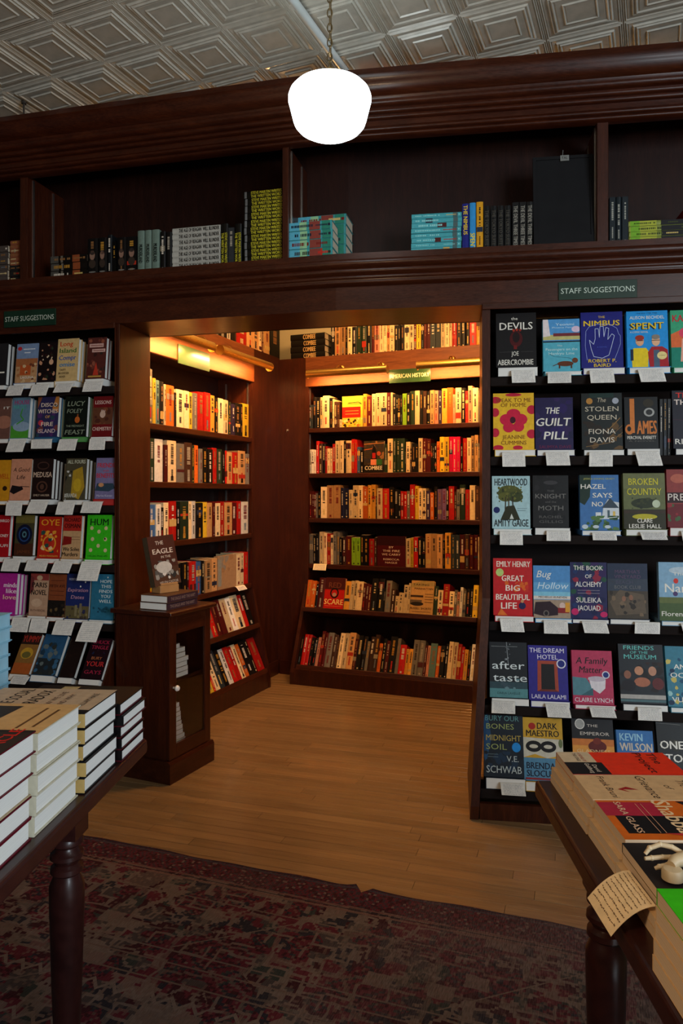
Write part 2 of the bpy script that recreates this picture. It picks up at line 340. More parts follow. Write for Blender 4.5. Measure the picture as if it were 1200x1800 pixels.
# ---------------------------------------------------------------- bookcases
def bookcase(F, name, label, s0, s1, shelves, zhead, ztop, kz, flare, sw=.03, depth=.27, shelfmat=None, sidemat=None, backmat=None, zb=.0, plinth=.11, headw=None, stile=.0, extra_head=True, ft=.032, skew=0):
    shelfmat = shelfmat or mahog_h; sidemat = sidemat or mahog; backmat = backmat or mahog_back
    root = empty(name, F.M(s0), label, 'bookcase'); L = s1-s0
    prof = [(0, ztop), (0, kz), (-flare, plinth*.75), (-flare, zb), (depth, zb), (depth, kz), (depth, ztop)]
    for x0, x1 in ((0, sw), (L-sw, L)):
        mm = MB().prism(prof, x0, x1)
        if skew and x0 == 0: mm.v = [(x-skew*max(0, (kz-z)/kz), y, z) for x, y, z in mm.v]
        mm.build('side_panel', sidemat, root)
    fl = lambda z: 0 if z >= kz else -flare*(kz-z)/(kz-plinth*.75)
    MB().box(sw, L-sw, depth-.012, depth, plinth, ztop).build('back_panel', backmat, root)
    MB().box(sw-skew*.9, L-sw, -flare+.004, -flare+.024, zb, plinth-.004).build('plinth', sidemat, root)
    if extra_head:
        o = MB().box(sw*.2, L-sw*.2, -.006, .018, zhead, ztop).build('header', headm_lit, root); bevel(o, .003)
        MB().box(sw, L-sw, .018, depth-.012, zhead+.03, zhead+.05).build('ceiling_board', backmat, root)
        MB().box(0, L, .018, depth, ztop-.02, ztop).build('top_board', mahog_h, root)
    for z, d, t in shelves:
        M = Matrix.Translation((0, d, z)) @ Matrix.Rotation(-t, 4, 'X')
        o = MB().box(sw+.0005-skew*max(0, (kz-z)/kz), L-sw-.0005, -.002, min(depth-.02-d, .26)*math.cos(t)-.002, -ft, 0).build('shelf', shelfmat, root, M); bevel(o, .003)
    return root
# alcove back case
bs0 = BW.s(536); bs1 = BW.s(850)
bz = {1: BW.z(690, 747.5), 2: BW.z(690, 830.5), 3: BW.z(690, 912.5), 4: BW.z(690, 996.5)}
BR5 = (-.10, R(16)); BR6 = (-.20, R(24))
bz5 = BW.z(685, 1076, BR5[0]); bz6 = BW.z(675, 1182, BR6[0])
bookcase(BW, 'alcove_back_bookcase', 'mahogany bookcase across the back of the alcove under two brass lamps', bs0, bs1,
         [(bz[1], .006, 0), (bz[2], .006, 0), (bz[3], .006, 0), (bz[4], .006, 0), (bz5, BR5[0], BR5[1]), (bz6, BR6[0], BR6[1])],
         2.075, 2.285, .66, .25, sw=.025, depth=.30)
# alcove left case
ls0 = -1.22; ls1 = LW.s(446, 0)
lz = {1: 1.69, 2: 1.372, 3: 1.040, 4: .700}
LR5 = (-.05, R(20)); LR6 = (-.11, R(24))
lz5 = LW.z(447, 1097, LR5[0]); lz6 = LW.z(470, 1173, LR6[0])
lc = bookcase(LW, 'alcove_side_bookcase', 'mahogany bookcase on the alcove side behind the small glass-door cabinet', ls0, ls1,
         [(lz[1], .006, 0), (lz[2], .006, 0), (lz[3], .006, 0), (lz[4], .006, 0), (lz5, LR5[0], LR5[1]), (lz6, LR6[0], LR6[1])],
         2.07, 2.30, .66, .13, sw=.022, depth=.28)
# shelf standards inside the alcove cases
for z0, z1 in ((bz[1], 2.07), (bz[2], bz[1]-.04)):
    lbox(BW, 'shelf_standard', bs0+.0255, bs0+.029, .03, .04, z0+.003, z1, steel, None).parent = None
for o in [o for o in C.objects if o.name.startswith('shelf_standard') and o.parent is None]:
    o.parent = bpy.data.objects['alcove_back_bookcase']; o.matrix_parent_inverse = bpy.data.objects['alcove_back_bookcase'].matrix_basis.inverted()
for dd in (.03, .20):
    for z0, z1 in ((lz[1], 2.065), (lz[2], lz[1]-.04), (lz[3], lz[2]-.04), (lz[4], lz[3]-.04)):
        MB().box(ls1-ls0-.026, ls1-ls0-.0225, dd, dd+.01, z0+.003, z1).build('shelf_standard', steel, lc)
# corner panelling between the two cases
cor = LW.N; kB = BW.o; 
def isect():
    a = BW.P(0); b = LW.P(0); S1 = BW.S; S2 = LW.S
    det = S1[0]*-S2[1]+S2[0]*S1[1]; t = ((b.x-a.x)*-S2[1]+S2[0]*(b.y-a.y))/det
    return t
sb = isect(); pcn = BW.P(sb); sl_ = (pcn.x-LW.o[0])*LW.S[0]+(pcn.y-LW.o[1])*LW.S[1]
t = lbox(LW, 'wall_alcove_corner_left', ls1, sl_+.02, .0, .03, 0, 2.3, mahog, None); tag(t, kind='structure')
t = lbox(BW, 'wall_alcove_corner_back', sb, bs0, .0, .03, 0, 2.285, mahog, None); tag(t, kind='structure')
t = lbox(LW, 'baseboard_alcove_corner', ls1, sl_-.02, -.012, .0, 0, .10, mahog_h, None); tag(t, kind='structure')
t = lbox(BW, 'baseboard_alcove_back', sb+.02, bs0, -.012, .0, 0, .10, mahog_h, None); tag(t, kind='structure')
hk = empty('coat_hook', BW.M(BW.s(506), -.004, BW.z(506, 756)), 'tiny steel hook screwed to the alcove corner panel', 'hook')
MB().lathe([(.008, 0), (.008, .003)], 12).build('plate', steel, hk, Matrix.Rotation(R(90), 4, 'X'))
MB().tube([(0, 0, 0), (0, -.015, -.003), (0, -.02, -.012), (0, -.014, -.018)], .002, 6).build('hook_arm', steel, hk)
# walls behind and around
t = lbox(BW, 'wall_back', -2.2, 1.5, .34, .42, 0, CZ, creamw, None); tag(t, kind='structure')
t = lbox(LW, 'wall_alcove_left', -1.16, 1.2, .31, .39, 0, CZ, creamw, None); tag(t, kind='structure')
a = BW.P(bs1+.012, 0); b = FR.P(FR.s(862), .33)
dv = (a-b); L = dv.length
t = MB().box(0, L, -.03, 0, 0, 2.12).build('wall_alcove_right', mahog_back, None, Matrix.Translation(b) @ Matrix.Rotation(math.atan2(dv.y, dv.x), 4, 'Z')); tag(t, kind='structure')
# jamb panels of the opening, standing on the floor below the soffit
t = lbox(FL, 'wall_jamb_left', FL.s(204.4), FL.s(210), .0, DB, 0, Z1, mahog, None, .003); tag(t, kind='structure')
# right display case (black shelves)
rz = [1.800, 1.463, 1.130, .762]
RR5 = (-.075, R(9)); RR6 = (-.155, R(13))
rz5 = FR.z(900, 1241, RR5[0]); rz6 = FR.z(885, 1388, RR6[0])
rc = bookcase(FR, 'staff_display_bookcase', 'dark display bookcase of face-out books under the larger green sign', FR.s(847), FR.s(1500),
         [(z, .0, 0) for z in rz]+[(rz5, RR5[0], RR5[1]), (rz6, RR6[0], RR6[1])], 0, 2.108, .86, .20, sw=.034, depth=.29, shelfmat=blackw, backmat=blackw, extra_head=False, ft=.038, plinth=rz6-.04, skew=.056)
lzs = [FL.z(100, y, 0) for y in (682, 778, 888, 991, 1093)]
L6 = (-.13, R(26)); lz6b = FL.z(100, 1201, L6[0])
bookcase(FL, 'staff_display_bookcase', 'dark display bookcase of face-out books under the smaller green sign', FL.s(-300), FL.s(204),
         [(z, .0, 0) for z in lzs]+[(lz6b, L6[0], L6[1])], 0, 2.108, .60, .20, sw=.008, depth=.29, shelfmat=blackw, backmat=blackw, extra_head=False, ft=.036, plinth=lz6b-.04)
for F, x0, x1, nm in ((FR, FR.s(847), FR.s(1500), 'trim_right_case'), (FL, FL.s(-300), FL.s(203), 'trim_left_case')):
    tag(lbox(F, nm, x0, x1, -.010, -.0005, Z1-.022, Z1+.006, mahog_h, None, .003), kind='structure')

# ---------------------------------------------------------------- signs
def text_mesh(s, bold=0, _c={}):
    bold = 0
    k = (s, bold)
    if k not in _c:
        cu = bpy.data.curves.new('t', 'FONT'); cu.body = s; cu.offset = bold; cu.resolution_u = 2; cu.fill_mode = 'FRONT'
        o = bpy.data.objects.new('t', cu); me = bpy.data.meshes.new_from_object(o)
        v = [tuple(p.co[:2]) for p in me.vertices]; f = [tuple(p.vertices) for p in me.polygons]
        bpy.data.objects.remove(o); bpy.data.curves.remove(cu); bpy.data.meshes.remove(me)
        xs = [p[0] for p in v] or [0, 1]; ys = [p[1] for p in v] or [0, 1]
        _c[k] = (v, f, min(xs), max(xs), min(ys), max(ys))
    return _c[k]
def put_text(m, s, fn, cx, cy, h, col, w=None, bold=0, maxw=None, shear=0, cap=.70, fn2=None):
    """fn(x,y)->3D point; h = capital height; w = exact width if given"""
    v, f, x0, x1, y0, y1 = text_mesh(s, bold)
    if not v: return
    sy = h/cap; sx = (w/(x1-x0)) if w else sy
    if maxw and sx*(x1-x0) > maxw: sx = maxw/(x1-x0)
    mx = (x0+x1)/2
    for q in ((-1, 1) if fn2 else (0,)):        # heavier strokes: the same letters drawn twice, a hair apart
        f_ = fn2 if q == 1 else fn
        o_ = q*min(bold*.9, .022)*sy
        m.raw([f_(cx+(p[0]-mx)*sx+shear*(p[1]-.35)*sy+o_, cy+(p[1]-cap/2)*sy+o_*.3) for p in v], f, col)
def plaque(F, px0, px1, py0, py1, text, label, mt, d=-.008, tcol=(.55, .6, .52)):
    pm = (px0+px1)/2; s0, s1 = F.s(px0, d), F.s(px1, d); z0, z1 = F.z(pm, py1, d), F.z(pm, py0, d); w = s1-s0; h = z1-z0
    o = MB().box(0, w, -.006, 0, 0, h).build('shelf_sign', mt, None, F.M(s0, d, z0)); bevel(o, .0015); tag(o, label, 'sign')
    if text:
        m = MB(); put_text(m, text, lambda x, y: (x, -.0068, y), w/2, h*.5, h*.30, tcol, w=w*.94)
        m.build('lettering', inkm, o)
    return o
plaque(FL, 8, 99, 545, 574, 'STAFF SUGGESTIONS', 'small dark green staff suggestions sign above the display case beside the cabinet', greenp, d=-.0005)
plaque(FR, 981, 1119, 494, 526, 'STAFF SUGGESTIONS', 'dark green sign reading staff suggestions with a black board above it', greenp, d=-.0005, tcol=(.6, .68, .6))
plaque(BW, 684, 757, 648, 672, 'AMERICAN HISTORY', 'green sign reading American History below the brass lamps', greenb, d=-.008, tcol=(.8, .8, .6))
plaque(LW, 312, 367, 613, 646, '', 'shiny green sign washed out by glare on the alcove side header', greenb, d=-.008)
# ---------------------------------------------------------------- books standing spine out
PAL = dict(k=(26,23,22), n=(32,34,64), c=(226,202,160), w=(222,216,204), y=(222,186,58), o=(204,108,42), g=(214,158,66), r=(186,36,30), m=(94,28,28),
           b=(72,106,150), t=(96,124,120), e=(46,64,46), l=(140,184,50), p=(214,24,88), u=(62,48,78), v=(124,94,136), a=(122,116,108), d=(78,52,40), s=(60,68,72), z=(196,152,102), f=(216,152,126))
NAME = dict(k='black', n='navy', c='cream', w='white', y='yellow', o='orange', g='mustard', r='red', m='maroon', b='blue', t='grey-teal', e='dark green', l='lime-topped black',
            p='magenta', u='dark purple', v='lilac', a='grey', d='brown', s='slate', z='tan', f='salmon')
ORD = ['first','second','third','fourth','fifth','sixth','seventh','eighth','ninth','tenth','eleventh','twelfth','thirteenth','fourteenth','fifteenth','sixteenth','seventeenth','eighteenth','nineteenth','twentieth']
def ordn(n):
    if n < 20: return ORD[n]
    tens = {2: 'twenty', 3: 'thirty', 4: 'forty', 5: 'fifty'}; n += 1
    if n % 10 == 0: return {2: 'twentieth', 3: 'thirtieth', 4: 'fortieth', 5: 'fiftieth'}[n//10]
    return tens[n//10]+'-'+ORD[n % 10-1]
def spine_book(code, w, h, dep, seed, text=None, tcol=None, lines=1, tone=None, M=None, name='book', texth=None, tspan=None, soft=None, into=None):
    """spine faces -y, height along z, origin bottom centre of the spine"""
    rnd = random.Random(seed); base = tone or PAL[code]
    j = 1 if tone else rnd.uniform(.86, 1.1); base = tuple(min(255, c*j) for c in base); bl = lin(base)
    soft = rnd.random() < .45 if soft is None else soft
    m = MB(); hw = w/2; rr = 0 if soft else min(.004, w*.18); bt = .0008 if soft else .0022
    ins = 0 if soft else .0028
    # jacket: front board, back board, spine (slightly rounded), then the page block
    m.box(-hw, -hw+bt, rr, dep, 0, h, bl); m.box(hw-bt, hw, rr, dep, 0, h, bl)
    if rr:
        sp = [(-hw, rr), (-hw*.6, rr*.25), (0, 0), (hw*.6, rr*.25), (hw, rr)]
    else: sp = [(-hw, 0), (hw, 0)]
    for (a, b), (c, d) in zip(sp, sp[1:]):
        m.poly([(a, b, 0), (c, d, 0), (c, d, h), (a, b, h)], bl)
    m.poly([(x, y, h) for x, y in sp]+[(hw-bt, rr+.003, h), (-hw+bt, rr+.003, h)], bl)
    m.poly([(x, y, 0) for x, y in reversed(sp)]+[(-hw+bt, rr+.003, 0), (hw-bt, rr+.003, 0)], bl)
    m.box(-hw+bt, hw-bt, rr+.0015, dep-ins-.0005, ins, h-ins-.0004, lin((205, 190, 160)), 1)
    lum = sum(base)/3
    ink = lin(tcol) if tcol else lin(rnd.choice([(205, 185, 140), (215, 205, 190), (185, 140, 60), (170, 160, 145), (150, 110, 70)] if lum < 120 else [(40, 25, 20), (120, 30, 25), (60, 45, 35), (30, 40, 60)]))
    yy = -.0005
    def q(x0, x1, z0, z1, c): m.poly([(x0, yy, z0), (x1, yy, z0), (x1, yy, z1), (x0, yy, z1)], c, 2)
    if code == 'l': q(-hw*.95, hw*.95, h*.8, h*.97, lin((130, 180, 50)))
    if text:
        n = len(text); span = (tspan or (.06, .94))
        for i, t in enumerate(text):
            if not t: continue
            xx = hw*(1-(2*i+1)/n)
            put_text(m, t, lambda x, y: (y+xx, yy, -x+h*(span[0]+span[1])/2), 0, 0, (texth or .62)*w/n, ink, w=h*(span[1]-span[0]), bold=.03, fn2=lambda x, y: (y+xx, yy-.00012, -x+h*(span[0]+span[1])/2))
        for f in range(len(m.mi)): pass
    elif w > .006:
        st = rnd.random(); pw = w*rnd.uniform(.22, .42)
        z = h*rnd.uniform(.86, .93); zend = h*rnd.uniform(.40, .55)
        while z > zend:
            L = rnd.uniform(.003, .008)
            q(-pw/2, pw/2, z-L, z, ink) if rnd.random() < .86 else None
            z -= L+rnd.uniform(.0012, .003)
        if rnd.random() < .6:
            ink2 = lin(rnd.choice([(190, 50, 40), (215, 190, 120), (120, 130, 140)])) if rnd.random() < .4 else ink
            z = h*rnd.uniform(.28, .36)
            while z > h*.12:
                L = rnd.uniform(.003, .006); q(-pw*.35, pw*.35, z-L, z, ink2); z -= L+.0016
        if rnd.random() < .5: q(-w*.14, w*.14, h*.035, h*.035+w*.3, ink)
        if rnd.random() < .28:
            z = h*rnd.uniform(.1, .75); cc = lin(rnd.choice([(180, 60, 40), (200, 170, 110), (50, 60, 80), (150, 140, 120), (90, 40, 40)]))
            yy = -.0003; q(-hw*.9, hw*.9, z, z+h*rnd.uniform(.05, .2), cc)
    if into is not None:
        n = len(into.v); into.v += [tuple(M @ Vector(p)) for p in m.v]; into.f += [tuple(i+n for i in f) for f in m.f]; into.c += m.c; into.mi += m.mi; return None
    return m.build(name, [printm, pagec, inkm], None, M)
BOOKDEP = .155
def row(F, d, tilt, px0, px1, z0, toks, where, group, seed, dep=BOOKDEP, specials=None, name='shelved_book', stuff=None):
    """one shelf of books; widths in photo px are stretched to fill px0..px1"""
    ts = re.findall(r'([a-zF_])(\d+(?:\.\d+)?)(?:\.\.?|/)?(\d+)?', toks.replace(' ', ','))
    ts = [(a, float(b), float(c) if c else None) for a, b, c in (re.match(r'([a-zF_])([\d]+)(?:/(\d+))?$', q).groups() for q in toks.split())]
    lim = {id(BW): (bs0+.0262, bs1-.0262), id(LW): (ls0+.024, ls1-.0265)}.get(id(F))
    if lim and z0 < 2.2:
        f_ = lambda s: 600+F0*(lambda P: P.x/P.y)(F.P(s, d+.012))
        px0 = max(px0, f_(lim[0])); px1 = min(px1, f_(lim[1]))
    tot = sum(t[1] for t in ts); k = (px1-px0)/tot; px = px0; n = 0; hh = 52; rnd = random.Random(seed)
    bulk = MB() if stuff else None
    for i, (c, wpx, h) in enumerate(ts):
        if h: hh = h
        a, b = px, px+wpx*k; px = b
        if c == '_': continue
        s0, s1 = F.s(a, d+.012), F.s(b, d+.012); pm = (a+b)/2; Y = F.Y(pm, d)
        H = hh*Y/F0; w = (s1-s0)-.0008
        if tilt: H = H/math.cos(tilt)*1.0
        if c == 'F':
            specials.pop(0)(F, d, tilt, s0, s1, z0, H); continue
        if hh == h: H += rnd.uniform(-.002, .002)
        yaw = 0
        o = spine_book(c, w, H, dep, seed*97+i, M=F.M((s0+s1)/2, d, z0, tilt) @ Matrix.Translation((0, .012+(0 if tilt else rnd.uniform(0, .007)), .0008)), name=name, into=bulk)
        if bulk: continue
        wd = 'slim' if w < .019 else ('thick' if w > .036 else 'medium')
        tag(o, f'{wd} {NAME[c]} book, {ordn(n)} from the left on {where}', 'book', group); n += 1
    if bulk: tag(bulk.build(name+'s_on_top', [printm, pagec, inkm]), stuff, 'books', None, 'stuff')

# (above: rows whose books barely show are joined as stuff)
# ---------------------------------------------------------------- face-out books, cover art as flat print
def art_mesh(ops, fn, Wd, Hd):
    """ops in cover units (x right, y up, both 0..1); fn(x,y,layer)->3D"""
    m = MB(); L = [0]
    def g(x, y): return fn(min(1, max(0, x))*Wd, min(1, max(0, y))*Hd, L[0])
    for op in ops:
        L[0] += 1; k = op[0]
        if k == 'r': _, x0, y0, x1, y1, c = op; m.poly([g(x0, y0), g(x1, y0), g(x1, y1), g(x0, y1)], lin(c))
        elif k == 'e':
            _, cx, cy, rx, ry, c = op; N = 18; m.poly([g(cx+rx*math.cos(2*math.pi*i/N), cy+ry*math.sin(2*math.pi*i/N)) for i in range(N)], lin(c))
        elif k == 'o':          # outline ring
            _, cx, cy, rx, ry, th, c = op; N = 20
            for i in range(N):
                a, b = 2*math.pi*i/N, 2*math.pi*(i+1)/N
                m.poly([g(cx+rx*math.cos(a), cy+ry*math.sin(a)), g(cx+rx*math.cos(b), cy+ry*math.sin(b)), g(cx+(rx-th)*math.cos(b), cy+(ry-th*Wd/Hd)*math.sin(b)), g(cx+(rx-th)*math.cos(a), cy+(ry-th*Wd/Hd)*math.sin(a))], lin(c))
        elif k == 'p': m.poly([g(x, y) for x, y in op[1]], lin(op[2]))
        elif k == 'l':          # poly line of given width
            _, pts, th, c = op
            for (x0, y0), (x1, y1) in zip(pts, pts[1:]):
                dx, dy = (x1-x0)*Wd, (y1-y0)*Hd; n = math.hypot(dx, dy) or 1; ax, ay = -dy/n*th/2/Wd*Wd, dx/n*th/2*Wd/Hd
                ax = -dy/n*th/2
                m.poly([g(x0-ax, y0-ay), g(x1-ax, y1-ay), g(x1+ax, y1+ay), g(x0+ax, y0+ay)], lin(c))
        elif k == 't':          # text: string, cx, cy, cap height, width, colour, [bold, shear]
            _, s, cx, cy, h, w, c = op[:7]; bold = op[7] if len(op) > 7 else 0; sh = op[8] if len(op) > 8 else 0
            put_text(m, s, lambda x, y: fn(x, y, L[0]), cx*Wd, cy*Hd, h*Hd, lin(c), w=w*Wd, bold=bold, shear=sh, fn2=(lambda x, y: fn(x, y, L[0]+1.5)) if bold >= .01 else None); L[0] += 1.5 if bold >= .01 else 0
        elif k == 'n':          # scattered blots: n, x0,y0,x1,y1, size, colours, seed
            _, n, x0, y0, x1, y1, sz, cols, sd = op; rn = random.Random(sd)
            for i in range(n):
                L[0] += .02; cx, cy = rn.uniform(x0, x1), rn.uniform(y0, y1); r = sz*rn.uniform(.5, 1.2); a0 = rn.random()*6; q = rn.randint(5, 7)
                pts = [(min(x1, max(x0, cx+r*rn.uniform(.6, 1)*math.cos(a0+6.283*t/q))), min(y1, max(y0, cy+r*Wd/Hd*rn.uniform(.6, 1)*math.sin(a0+6.283*t/q)))) for t in range(q)]
                m.poly([g(*p) for p in pts], lin(rn.choice(cols)))
    return m
def hard_book(M, Wd, Hd, Td, jacket, ops=None, label=None, group=None, name='book', pages=None, spinecol=None, parent=None, back=None, soft=False, spine_text=None, cat='book'):
    """front cover faces -y, spine at x=0 side (left), origin bottom centre of the front cover"""
    jl = lin(jacket); sc = lin(spinecol or jacket); m = MB(); hw = Wd/2; bt = .0006 if soft else .0022; ins = 0.0003 if soft else .0032
    m.box(-hw, hw, 0, bt, 0, Hd, jl); m.box(-hw, hw, Td-bt, Td, 0, Hd, lin(back) if back else jl)
    m.box(-hw, -hw+.002, bt, Td-bt, 0, Hd, sc)
    o = m.build(name, [printm], parent, M)
    MB().box(-hw+.002, hw-ins, bt, Td-bt, ins, Hd-ins, (1, 1, 1)).build('page_block', pages or pagew, o)
    if ops:
        art_mesh(ops, lambda x, y, l: (x-hw, -.0002-.00006*l, y), Wd, Hd).build('cover_print', [inkm], o)
    if spine_text:
        mm = MB(); put_text(mm, spine_text[0], lambda x, y: (-hw-.0003, Td/2-y, Hd/2-x), 0, 0, Td*.45, lin(spine_text[1]), w=Hd*.8); mm.build('spine_print', inkm, o)
    return tag(o, label, cat, group)
def note(M, w, h, label, group, seed, col=(226, 222, 214), curl=.35, tuck=.035, drop=None):
    """card tucked under a book at y>0, bending over the edge and hanging in front"""
    rnd = random.Random(seed); m = MB(); c = lin(col); t = .0006
    pts = [(tuck, .0), (-.004, .0), (-.010, -.003)]
    a = R(-58+rnd.uniform(-12, 14)); y, z = -.010, -.003; n = 4
    for i in range(n):
        y += -math.cos(a)*h/n*.75 if False else math.cos(math.pi-a)*h/n; z += -abs(math.sin(a))*h/n; pts.append((y, z)); a -= R(6*curl)
    sk = rnd.uniform(-.006, .008)
    def P(x, i, e=0): return (x+sk*max(0, i-2)/n, pts[i][0]-e, pts[i][1]+e*.5)
    for i in range(len(pts)-1):
        m.poly([P(-w/2, i), P(w/2, i), P(w/2, i+1), P(-w/2, i+1)][::-1], c); m.poly([(p[0], p[1]+t, p[2]-t*.6) for p in (P(-w/2, i), P(w/2, i), P(w/2, i+1), P(-w/2, i+1))], c)
    for e in (-w/2, w/2):
        for i in range(len(pts)-1): a_, b_ = P(e, i), P(e, i+1); m.poly([a_, b_, (b_[0], b_[1]+t, b_[2]-t*.6), (a_[0], a_[1]+t, a_[2]-t*.6)], c)
    ink = lin((132, 132, 142))
    for r_ in range(9):         # rows of handwriting
        f = .35+r_*.40; i = 2+int(f); fr = f-int(f)
        if i+1 >= len(pts): break
        x = -w*.42+rnd.uniform(0, .004)
        while x < w*.40:
            L = rnd.uniform(.003, .011); x1 = min(w*.43, x+L)
            y0 = pts[i][0]*(1-fr)+pts[i+1][0]*fr-.0006; z0 = pts[i][1]*(1-fr)+pts[i+1][1]*fr+.0003; hh = rnd.uniform(.0009, .0014)
            s_ = sk*(i-2+fr)/n
            m.poly([(x+s_, y0-hh*.3, z0-hh), (x1+s_, y0-hh*.3, z0-hh), (x1+s_, y0, z0), (x+s_, y0, z0)], ink); x = x1+rnd.uniform(.0015, .003)
    return tag(m.build('note_card', cardm, None, M), label, 'card', group)
def display(F, d, tilt, px0, px1, pt, pb, ped, T, jacket, ops, title, where, grp, card=None, copies=0, pedcol=None, jspine=None, cl=None, seed=0, pedpx=None, rowz=None):
    """a face-out book standing on a copy that lies flat, with a handwritten card"""
    s0, s1 = F.s(px0, d), F.s(px1, d); pm = (px0+px1)/2; zb = F.z(pm, pb, d); zt = F.z(pm, pt, d); Wd = s1-s0; Hd = (zt-zb)/math.cos(tilt)
    z0 = rowz; PT = max(.018, zb-z0-.001)
    a = R(5)
    # flat copy: front up, tail edge facing the room
    Mp = F.M((s0+s1)/2+(.006 if F is FR else -.002), d-.004, z0+.0005, tilt) @ Matrix.Translation((0, 0, PT)) @ Matrix.Rotation(R(-90), 4, 'X')
    pw = Wd*1.0 if not pedpx else F.s(pedpx[1], d)-F.s(pedpx[0], d)
    pc_ = pedcol or (222, 218, 206)
    hard_book(Mp, pw, .225, PT, pc_ if pedcol else tuple(min(255, j*1.0) for j in jacket), None, f'flat copy under the {title} book, {where}', grp+' flat copies', pages=pagew, name='flat_lying_book') if not pedcol else \
        spineped(Mp, pw, PT, pedcol, f'flat copy under the {title} book, {where}', grp+' flat copies')
    ty = tilt+R(7); dd = .006
    Ms = F.M((s0+s1)/2, d, z0+.0005, tilt) @ Matrix.Translation((0, .004, PT+.0006)) @ Matrix.Rotation(-R(6), 4, 'X')
    hard_book(Ms, Wd, Hd, T, jacket, ops, f'{title} book facing out, {where}', grp+' face-out books', spinecol=jspine, name='face_out_book')
    for c in range(copies):
        Mc = Ms @ Matrix.Translation((0.001*(c+1), (T+.0012)*(c+1), 0))
        hard_book(Mc, Wd*.995, Hd-.003*(c+1), T, jspine or jacket, None, f'{["first", "second", "third"][c]} copy behind the {title} book, {where}', grp+' copies behind', name='standing_copy')
    if card:
        cx0, cx1, cy0, cy1 = card; c0, c1 = F.s(cx0, d-.01), F.s(cx1, d-.01)
        hgt = (cy1-cy0)*F.Y(pm, d)/F0*1.12
        note(F.M((c0+c1)/2, d, z0+.0005, tilt) @ Matrix.Translation((0, -.0065, PT*.62)) @ Matrix.Translation((0, 0, 0)), abs(c1-c0), hgt, f'handwritten card below the {title} book, {where}', grp+' note cards', seed, tuck=-.0005 if False else .0)
def spineped(M, pw, PT, col, label, group):
    return hard_book(M, pw, .225, PT, col, None, label, group, pages=matcol(col), name='flat_lying_book')
_mc = {}
def matcol(col):
    if col not in _mc: l = lin(col); _mc[col] = plain('coloured_board_%d' % len(_mc), tuple(x*.85 for x in l), l, .5, 30)
    return _mc[col]
# ---------------------------------------------------------------- the alcove's shelves, read off the photograph
def special(jacket, ops, label, T=.028, lean=0, pages=None, frac=1.0, ddep=0.0, grp='face-out books in the alcove'):
    def fn(F, d, tilt, s0, s1, z0, H):
        hard_book(F.M((s0+s1)/2, d, z0, tilt+lean) @ Matrix.Translation((0, .012, .0008)), (s1-s0)*.97, H, T, jacket, ops, label, grp, pages=pages or pagec, name='face_out_book')
    return fn
GB = 'books on the alcove back bookcase'; GLs = 'books on the alcove side bookcase'
sp_yel = special((226, 196, 70), [('r', 0, .62, 1, 1, (214, 200, 70)), ('r', .25, .72, .95, .8, (150, 160, 60)), ('l', [(.3, .78), (.8, .8), (.95, .72)], .03, (60, 60, 30)), ('r', 0, .30, .9, .65, (205, 40, 25)), ('l', [(.15, .52), (.8, .52)], .03, (240, 150, 80)), ('l', [(.15, .42), (.8, .42)], .03, (240, 150, 80)), ('n', 26, 0, .0, 1, .28, .07, [(240, 215, 150), (60, 45, 30), (180, 120, 50)], 3)], 'yellow and red cover facing out on the back case top shelf')
sp_comb = special((70, 60, 46), [('n', 22, 0, .25, 1, 1, .14, [(90, 70, 50), (60, 55, 60), (150, 110, 70), (45, 50, 40)], 5), ('l', [(0, .9), (1, .93)], .03, (190, 130, 80)), ('l', [(0, .72), (.5, .76)], .03, (200, 110, 60)), ('p', [(.35, .3), (.42, .75), (.5, .88), (.6, .75), (.66, .3)], (25, 20, 20)), ('r', .42, .45, .58, .62, (180, 45, 40)), ('r', .34, .2, .62, .42, (220, 140, 110)), ('r', .62, .22, .9, .42, (60, 110, 60)), ('e', .74, .6, .1, .07, (180, 90, 60)), ('r', 0, 0, 1, .24, (35, 28, 22)), ('t', 'COMBEE', .48, .15, .12, .86, (235, 225, 200), .02)], 'painted cover reading COMBEE facing out on the back case second shelf')
sp_fire = special((88, 20, 26), [('r', 0, .7, 1, 1, (60, 14, 18)), ('t', 'BY', .5, .64, .07, .16, (225, 205, 190), .02), ('t', 'THE FIRE', .5, .52, .07, .6, (225, 205, 190), .02), ('t', 'WE CARRY', .5, .40, .07, .66, (225, 205, 190), .02), ('t', 'REBECCA', .5, .24, .06, .56, (225, 205, 190), .02), ('t', 'NAGLE', .5, .13, .06, .42, (225, 205, 190), .02)], 'maroon cover reading BY THE FIRE WE CARRY on the back case fourth shelf')
sp_red = special((150, 24, 18), [('r', 0, .62, 1, 1, (80, 24, 22)), ('t', 'RED', .5, .76, .17, .62, (120, 70, 50), .02), ('r', 0, .0, 1, .6, (190, 32, 22)), ('o', .5, .5, .22, .17, .07, (30, 20, 20)), ('e', .5, .45, .1, .06, (180, 150, 130)), ('t', 'SCARE', .5, .22, .17, .95, (235, 200, 130), .02), ('l', [(.05, .08), (.9, .08)], .02, (220, 120, 90))], 'red cover reading RED SCARE facing out on the back case fifth shelf')
